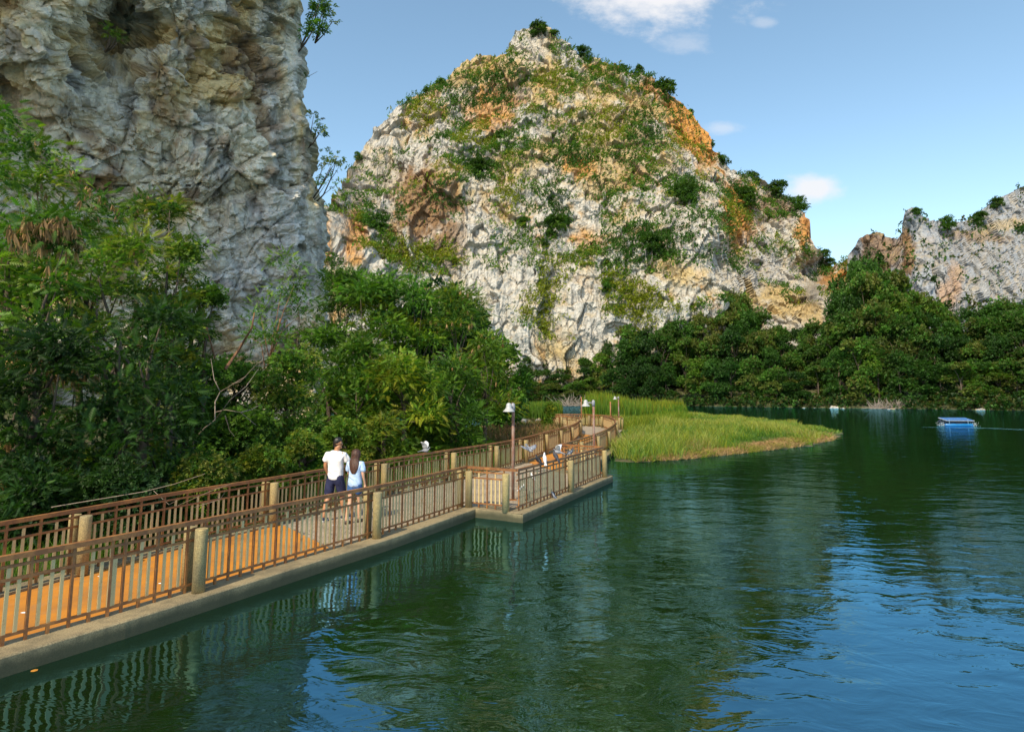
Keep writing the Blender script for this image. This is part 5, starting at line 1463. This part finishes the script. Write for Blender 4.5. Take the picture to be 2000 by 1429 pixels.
# woman -------------------------------------------------------------
wp = PZ(691, 1021, DECK)
wo = empty('person', tuple(wp), walk_ang * .5); wo.scale = (.93, .93, .93)
tag(wo, 'woman with long wavy brown hair, pale blue t-shirt and denim shorts, walking', 'person')
wf = Vector((-.15, 1, 0))
body = [[('pelvis', (0, 0, .88), (.140, .105)), (None, (0, .01, 1.0), (.118, .092)), (None, (0, .0, 1.12), (.125, .095)), ('chest', (0, -.01, 1.24), (.130, .092)), ('neckb', (0, 0, 1.335), (.066, .052)), ('neck', (0, .01, 1.39), (.042, .044))]]
body += face_head(0, .02, 1.49, wf, .94)
body += arm(1, (.155, -.01, 1.295), (.205, -.03, 1.06), (.225, .04, .85), (.05, .15, -1), .86, 'r')
body += arm(-1, (-.155, -.01, 1.295), (-.20, .06, 1.07), (-.18, .22, .95), (-.25, .9, -.1), .86, 'l')
body += leg('l', (-.085, 0, .80), (-.085, -.04, .45), (-.10, -.16, .08), (-.11, -.03, .028), .95)
body += leg('r', (.085, 0, .80), (.085, .09, .45), (.075, .10, .08), (.09, .23, .028), .95)
skin_obj('body', body, SK2, wo)
shirt = [[('pelvis', (0, 0, .76), (.186, .146)), (None, (0, 0, .88), (.180, .142)), (None, (0, .0, 1.04), (.155, .122)), (None, (0, 0, 1.16), (.155, .122)), ('chest', (0, -.01, 1.26), (.158, .112)), ('nk', (0, 0, 1.34), (.078, .062)), (None, (0, .003, 1.355), (.06, .055))],
         [('chest', None, 0), ('s1', (.162, 0, 1.295), (.066, .066)), (None, (.190, -.01, 1.19), (.068, .068)), (None, (.202, -.02, 1.10), (.066, .066))],
         [('chest', None, 0), ('s2', (-.162, 0, 1.295), (.066, .066)), (None, (-.185, .02, 1.19), (.068, .068)), (None, (-.195, .045, 1.10), (.066, .066))]]
skin_obj('t_shirt', shirt, BLUE_T, wo)
shorts = [[('pelvis', (0, 0, .84), (.160, .120)), (None, (0, 0, .95), (.15, .115))],
          [('pelvis', None, 0), ('a', (-.088, 0, .78), (.102, .104)), (None, (-.088, -.02, .59), (.098, .098))],
          [('pelvis', None, 0), ('b', (.088, .01, .78), (.102, .104)), (None, (.088, .04, .59), (.098, .098))]]
skin_obj('shorts', shorts, DENIM, wo)
hair_mesh(wo, Vector((0, .02, 1.49)), [(.125, 0, -.01, .012, .012), (.118, 0, -.01, .05, .05), (.09, 0, -.012, .085, .085), (.04, 0, -.018, .101, .098), (-.02, 0, -.030, .106, .088), (-.08, 0, -.045, .105, .075), (-.14, 0, -.072, .112, .058), (-.20, .003, -.098, .118, .046), (-.26, .006, -.115, .112, .040), (-.32, .012, -.122, .095, .034), (-.37, .018, -.125, .070, .028), (-.41, .022, -.125, .038, .018)], HAIR_R, .10, 30, 4)

shoe(wo, -.105, -.08, .006, .1, SANDAL, False, .24); shoe(wo, .083, .17, .006, -.1, SANDAL, False, .24)

# ------------------------------------------------------------------ pigeons
PIG = {'slate': simple('slate_feathers', (.055, .058, .075), .6, .4, 30), 'black': simple('black_feathers', (.018, .018, .024), .5, .3, 30),
       'white': simple('white_feathers', (.72, .72, .74), .7, .1, 30), 'grey': simple('grey_feathers', (.26, .28, .33), .6, .35, 22, (.10, .11, .14))}
PINK = simple('pink_feet', (.45, .12, .08), .6); BEAK = simple('beak', (.06, .05, .05), .5)
def pigeon(p, ang, colr, label, pitch=.45, wings=None, wcol=None, feet=True, scale=1.0):
    t = empty('pigeon', tuple(p), ang); t.scale = (scale * .84,) * 3
    tag(t, label, 'pigeon', 'pigeons around the viewing platform')
    m = PIG[colr]; b = MB()
    # body along local +x (beak) with pitch
    def R(x, z): return Vector((x * math.cos(pitch) - z * math.sin(pitch), 0, x * math.sin(pitch) + z * math.cos(pitch) + .105))
    prof = [(-.20, .0, .010, .030), (-.13, .004, .018, .034), (-.09, .005, .038, .040), (-.03, .0, .056, .052), (.03, -.004, .058, .054), (.075, .0, .046, .044), (.105, .016, .030, .030), (.125, .042, .024, .026), (.138, .060, .023, .024), (.152, .066, .016, .017), (.163, .064, .006, .007)]
    n = 12; V = []; F = []
    for x, z, rz_, ry in prof:
        c = R(x, z)
        for k in range(n):
            a = 2 * math.pi * k / n; V.append(tuple(c + Vector((-math.sin(pitch) * math.sin(a) * rz_, math.cos(a) * ry, math.cos(pitch) * math.sin(a) * rz_))))
    for i in range(len(prof) - 1):
        for k in range(n): F.append([i * n + k, (i + 1) * n + k, (i + 1) * n + (k + 1) % n, i * n + (k + 1) % n])
    T = [[k + 1, 0, (k + 2) % n] for k in range(0, n - 2)] + [[(len(prof) - 1) * n, (len(prof) - 1) * n + k, (len(prof) - 1) * n + k + 1] for k in range(1, n - 1)]
    obj('body', mesh_np('body', V, F, m, None, True, T), t)
    bk = MB(); bk.tube([R(.158, .064), R(.180, .058)], [.006, .0015], 6); bk.build('beak', BEAK, t)
    wm = PIG[wcol] if wcol else m
    for s in (1, -1):
        w = MB()
        if wings is None:      # folded along the flank
            pts = [(.055, .012), (.0, .018), (-.08, .012), (-.17, .0)]
            w_ = [.018, .044, .036, .006]; V = []; F = []
            for (x, z), h in zip(pts, w_):
                for q in (-1, 1): V.append(tuple(R(x, z + q * h) + Vector((0, s * (.048 if h > .01 else .018), 0))))
                V.append(tuple(R(x, z) + Vector((0, s * (.060 if h > .01 else .022), 0))))
            for i in range(3): F += [[3 * i, 3 * i + 2, 3 * i + 5, 3 * i + 3], [3 * i + 2, 3 * i + 1, 3 * i + 4, 3 * i + 5]]
            obj('wing', mesh_np('wing', V, F, wm, None, True), t)
        else:                  # spread, wings = dihedral angle
            a = wings; V = []; F = []
            for i, (yy_, x0, x1) in enumerate([(.03, .06, -.07), (.11, .085, -.08), (.19, .075, -.085), (.26, .03, -.09), (.32, -.04, -.10)]):
                bend = a * (1 - .25 * i / 4)
                y_, z_ = s * yy_ * math.cos(bend), yy_ * math.sin(bend)
                for xx, th in ((x0, 0), ((x0 + x1) / 2, .008), (x1, 0)): V.append(tuple(R(xx, .02) + Vector((0, y_, z_ + th))))
            for i in range(4): F += [[3 * i, 3 * i + 1, 3 * i + 4, 3 * i + 3], [3 * i + 1, 3 * i + 2, 3 * i + 5, 3 * i + 4]]
            ow = obj('wing', mesh_np('wing', V, F, wm, None, True), t); sm = ow.modifiers.new('t', 'SOLIDIFY'); sm.thickness = .005
    V = []; F = []
    for x, h in ((-.12, .022), (-.19, .036), (-.245, .045)): 
        for q in (-1, 1): V.append(tuple(R(x, .0) + Vector((0, q * h, 0))))
    F = [[0, 1, 3, 2], [2, 3, 5, 4]]
    ot = obj('tail', mesh_np('tail', V, F, m), t); sm = ot.modifiers.new('t', 'SOLIDIFY'); sm.thickness = .01
    if feet:
        f = MB()
        for s in (1, -1):
            f.tube([Vector((.005, s * .022, .07)), Vector((.008, s * .024, .008))], .0045, 6)
            for q in (-.5, 0, .5): f.tube([Vector((.008, s * .024, .006)), Vector((.04, s * .024 + q * .03, .003))], .003, 5)
        f.build('feet', PINK, t)
    return t
def on_rail(line, u):
    i = cut(line, u); p = line[i].copy(); p.z = KERB + RH + .003; return p
pigeon(on_rail(side_line, 1050), 2.2, 'black', 'black pigeon perched on the platform handrail, nearest to the corner post', .5)
pigeon(on_rail(side_line, 1063), 1.7, 'white', 'pure white pigeon perched on the handrail of the viewing platform', .9)
pigeon(on_rail(side_line, 1084), 2.3, 'slate', 'slate-coloured pigeon perched on the handrail right of the white pigeon', .8)
pigeon(on_rail(side_line, 1116), .5, 'slate', 'dark grey pigeon perched on the handrail farthest right', .5, None, 'grey')
p = PY(1090, 889, side_line[cut(side_line, 1090)].y + .5); pigeon(p, 2.9, 'grey', 'grey pigeon fluttering with raised wings just above the platform handrail', .2, 1.0, 'white', False)
p = PY(1034, 884, PZ(1034, 925, DECK).y); pigeon(p, -.9, 'grey', 'grey pigeon gliding down over the deck right of the first lamp post', -.75, .25, 'grey', False, 1.25)
p = left_line[cut(left_line, 831)]; pigeon(PY(831, 886, p.y), -.2, 'grey', 'pale pigeon with wings raised landing on the bank side handrail', .15, 1.25, 'white', False, 1.1)
pigeon(PZ(1079, 971, KERB) , 1.9, 'grey', 'grey pigeon with pink feet standing on the platform kerb outside the railing', .35, None, 'slate')
pigeon(PZ(1040, 936, DECK), 2.0, 'white', 'white pigeon standing on the platform floor behind the railing', .4)
pigeon(PZ(1020, 958, DECK), .9, 'white', 'white pigeon standing low by the corner post behind the pickets', .3, None, 'grey')
pigeon(PZ(1032, 975, DECK), 1.2, 'black', 'dark brownish pigeon sitting on the deck close to the railing foot', .4)

# white droppings and scraps on the deck
for (u, v, s), lb in zip([(48, 1196, .05), (195, 1125, .035), (360, 1090, .03), (313, 1139, .03), (653, 1025, .045), (725, 1012, .03)],
                 ['white scrap of paper on the orange deck near the left edge', 'small white scrap on the orange deck beside the far post', 'white scrap on the orange deck left of the near post', 'tiny white scrap on the orange deck seen between the pickets', 'white scrap on the grey pavers at the feet of the couple', 'small white scrap on the grey pavers right of the woman']):
    m_ = MB(); m_.lathe([(s * .9, 0), (s, .003), (s * .6, .008)], n=7); o = m_.build('scrap', SOLE, None); o.location = PZ(u, v, DECK + .004); o.scale = (1, .45, 1)
    tag(o, lb, 'litter')
m_ = MB(); m_.lathe([(.03, 0), (.034, .003), (.01, .006)], n=6); o = m_.build('fallen_leaf', simple('orange_leaf', (.6, .25, .03), .7), None); o.location = PZ(67, 1309, .002)
tag(o, 'small orange leaf floating on the water below the kerb', 'leaf')

# ------------------------------------------------------------------ floating solar aerator
c = PZ(1867, 831, 0); r = empty('solar_aerator', (c.x, c.y, 0), -.12)
tag(r, 'blue floating paddle aerator under a solar panel roof out on the lake', 'aerator raft')
BLUEP = simple('blue_plastic', (.01, .16, .42), .35, .2, 3); SOLAR = simple('solar_cell', (.02, .14, .42), .25, .2, 4); ALU = simple('aluminium', (.55, .57, .6), .35, .1, 6); DKB = simple('dark_housing', (.02, .03, .06), .5)
FOAM = simple('white_foam', (.72, .80, .82), .6, .1, 4)
for yy_ in (-.45, .45):
    m_ = MB(); m_.tube([(-1.15, yy_, .07), (-1.05, yy_, .07), (1.05, yy_, .07), (1.15, yy_, .07)], [.06, .14, .14, .06], 12); m_.build('pontoon', BLUEP, r, True)
for x in (-.75, .75):
    for yy_ in (-.45, .45): MB().bar((x, yy_, .1), (x, yy_, .55), .05, .05).build('post', ALU, r)
m_ = MB(); m_.box((0, 0, .56), (1.14, .62, .014)); rf = m_.build('roof_frame', ALU, r); rf.rotation_euler = (.16, 0, 0); rf.location = (0, 0, 0)
for i in range(4):
    m_ = MB(); m_.box((-.81 + .54 * i, 0, .585), (.262, .60, .012)); q = m_.build('solar_panel', SOLAR, r); q.rotation_euler = (.16, 0, 0)
MB().box((0, 0, .30), (.80, .36, .15)).build('motor_housing', DKB, r); MB().box((0, -.46, .2), (.25, .06, .05)).build('handle_plate', DKB, r)
for x in (-1.25, 1.25):
    m_ = MB()
    for k in range(8):
        a = k * math.pi / 4; m_.box((x, math.cos(a) * .24, .16 + math.sin(a) * .24), (.11, .07 if k % 2 else .10, .02), (Vector((1, 0, 0)), Vector((0, math.cos(a), math.sin(a))), Vector((0, -math.sin(a), math.cos(a)))))
    m_.tube([(x - .14, 0, .16), (x + .14, 0, .16)], .04, 8); m_.build('paddle_wheel', DKB, r)
gq = np.random.default_rng(5)
sprayp = np.concatenate([np.stack([gq.normal(x, .16, 120), gq.normal(-.2, .22, 120), np.abs(gq.normal(.06, .14, 120))], 1) for x in (-1.2, 1.2)])
V_, C_ = scatter_mesh(T_TUFT4, sprayp, gq.normal(0, 1, sprayp.shape), np.full(len(sprayp), .05), np.repeat(np.array([[.8, .85, .88]]), len(sprayp), 0))
tag(obj('spray', mesh_np('spray', V_, quads_of(V_), FOAM), r), kind='stuff')
# churned wake
V, F = [], []
path = [(1800, 834, .15), (1830, 834, .5), (1870, 835, 1.0), (1910, 835, 1.1), (1960, 837, 1.3), (2010, 839, 1.4), (2080, 842, 1.2)]
for u, v, w in path:
    q = PZ(u, v, .012); V += [(q.x, q.y - w, .012), (q.x, q.y + w * .6, .012)]
for i in range(len(path) - 1): F.append([2 * i, 2 * i + 2, 2 * i + 3, 2 * i + 1])
def wake_mat():
    m, nt, b = M('churned_water'); t = NT(nt); v = t.coord('World')
    b.inputs['Base Color'].default_value = (.10, .30, .36, 1); b.inputs['Roughness'].default_value = .25
    nt.links.new(t.bump(t.noise(v, 5, 4), .8, .05), b.inputs['Normal'])
    a = t.ramp(t.noise(t.coord('World', (.5, 1.2, 1)), 2.2, 5, .65), .42, .62, .1, .75)
    nt.links.new(a, b.inputs['Alpha']); return m
wk = obj('wake', mesh_np('wake', V, F, wake_mat())); tag(wk, 'pale blue churned water trailing right from the aerator', 'wake', kind='stuff')

# ------------------------------------------------------------------ boulders and shore rocks
def boulder(x, y, z, sx, sy, sz, seed, label, name='boulder', mat=None, col=WHITE, cat='rock', grp=None):
    bm = bmesh.new(); bmesh.ops.create_icosphere(bm, subdivisions=4, radius=1)
    P = np.array([v.co for v in bm.verts]); f, e = facet(P * 1.1 + seed * 7.3, seed, .9, .5); n_ = fbm(P * 2 + seed, seed, 4)
    P2 = P * (1 + .30 * f + .18 * n_)[:, None] * np.array([sx, sy, sz])
    for v_, c_ in zip(bm.verts, P2): v_.co = c_
    me = bpy.data.meshes.new(name); bm.to_mesh(me); bm.free()
    ca_ = me.color_attributes.new('Col', 'FLOAT_COLOR', 'POINT'); c4 = np.ones((len(P), 4), np.float32)
    c4[:, :3] = lerpc(np.repeat(col[None], len(P), 0), CREAM * .8, sstep(0, .4, n_ + .3 * f)); ca_.data.foreach_set('color', c4.ravel())
    me.materials.append(ROCK); o = obj(name, me, None, (x, y, z)); tag(o, label, cat, grp); return o
def bpx(u, v, wpx, hpx, seed, label, dz=0, **k):
    p = PZ(u, v, .05); s = p.y / 1200 * (.62 if p.y > 90 else 1); return boulder(p.x, p.y, -.1 + dz, wpx * s / 2, wpx * s / 2.4, hpx * s * .62, seed, label, **k)
bpx(1023, 833, 40, 26, 1, 'pale craggy boulder among dry grass beyond the railing, its left half sloping', cat='boulder')
bpx(1049, 829, 24, 24, 2, 'rounded white boulder just right of the larger craggy one', cat='boulder')
bpx(1570, 796, 12, 5, 3, 'small white rock on the far waterline, left of the gnarled driftwood')
bpx(1590, 796, 7, 4, 4, 'tiny white rock on the far waterline between two others')
bpx(1628, 796.5, 26, 16, 5, 'white angular rock pile at the far waterline')
bpx(1646, 797, 16, 6, 6, 'flat pale rock lying right of the white rock pile')
bpx(1740, 799, 26, 8, 7, 'grey rock under the brush pile on the far shore', col=GREY)
bpx(1915, 800, 26, 12, 8, 'grey rounded rock on the far waterline right of the aerator', col=GREY)
bpx(1240, 898, 5, 3, 9, 'small white stone at the front edge of the grass spit')
# brush piles of dead twigs on the far shore
def brush(u, v, w, h, n, label, seed):
    gb = np.random.default_rng(seed); p = PZ(u, v, .1); s = p.y / 1200; mb = MB()
    for k in range(n):
        a = gb.uniform(-1, 1) * w * s / 2; x = p.x + a; y = p.y + gb.uniform(-.5, .8)
        d = Vector((gb.normal(0, 1), gb.normal(0, .4), abs(gb.normal(.5, .5)))).normalized() * gb.uniform(.6, 1) * h * s
        mb.tube([Vector((x, y, 0)), Vector((x, y, 0)) + d * .6 + Vector((0, 0, .1)), Vector((x, y, 0)) + d], [.05, .035, .012], 5)
    o = mb.build('brush_pile', TWIG); tag(o, label, 'brush pile', kind='stuff')
brush(1755, 797, 110, 24, 240, 'pile of grey dead brushwood at the far waterline', 3)
brush(1665, 792, 50, 30, 60, 'pale dead twigs on the far bank above the white rocks', 4)
brush(1120, 792, 60, 30, 90, 'pale fallen branches on the far bank behind the lamp posts', 5)
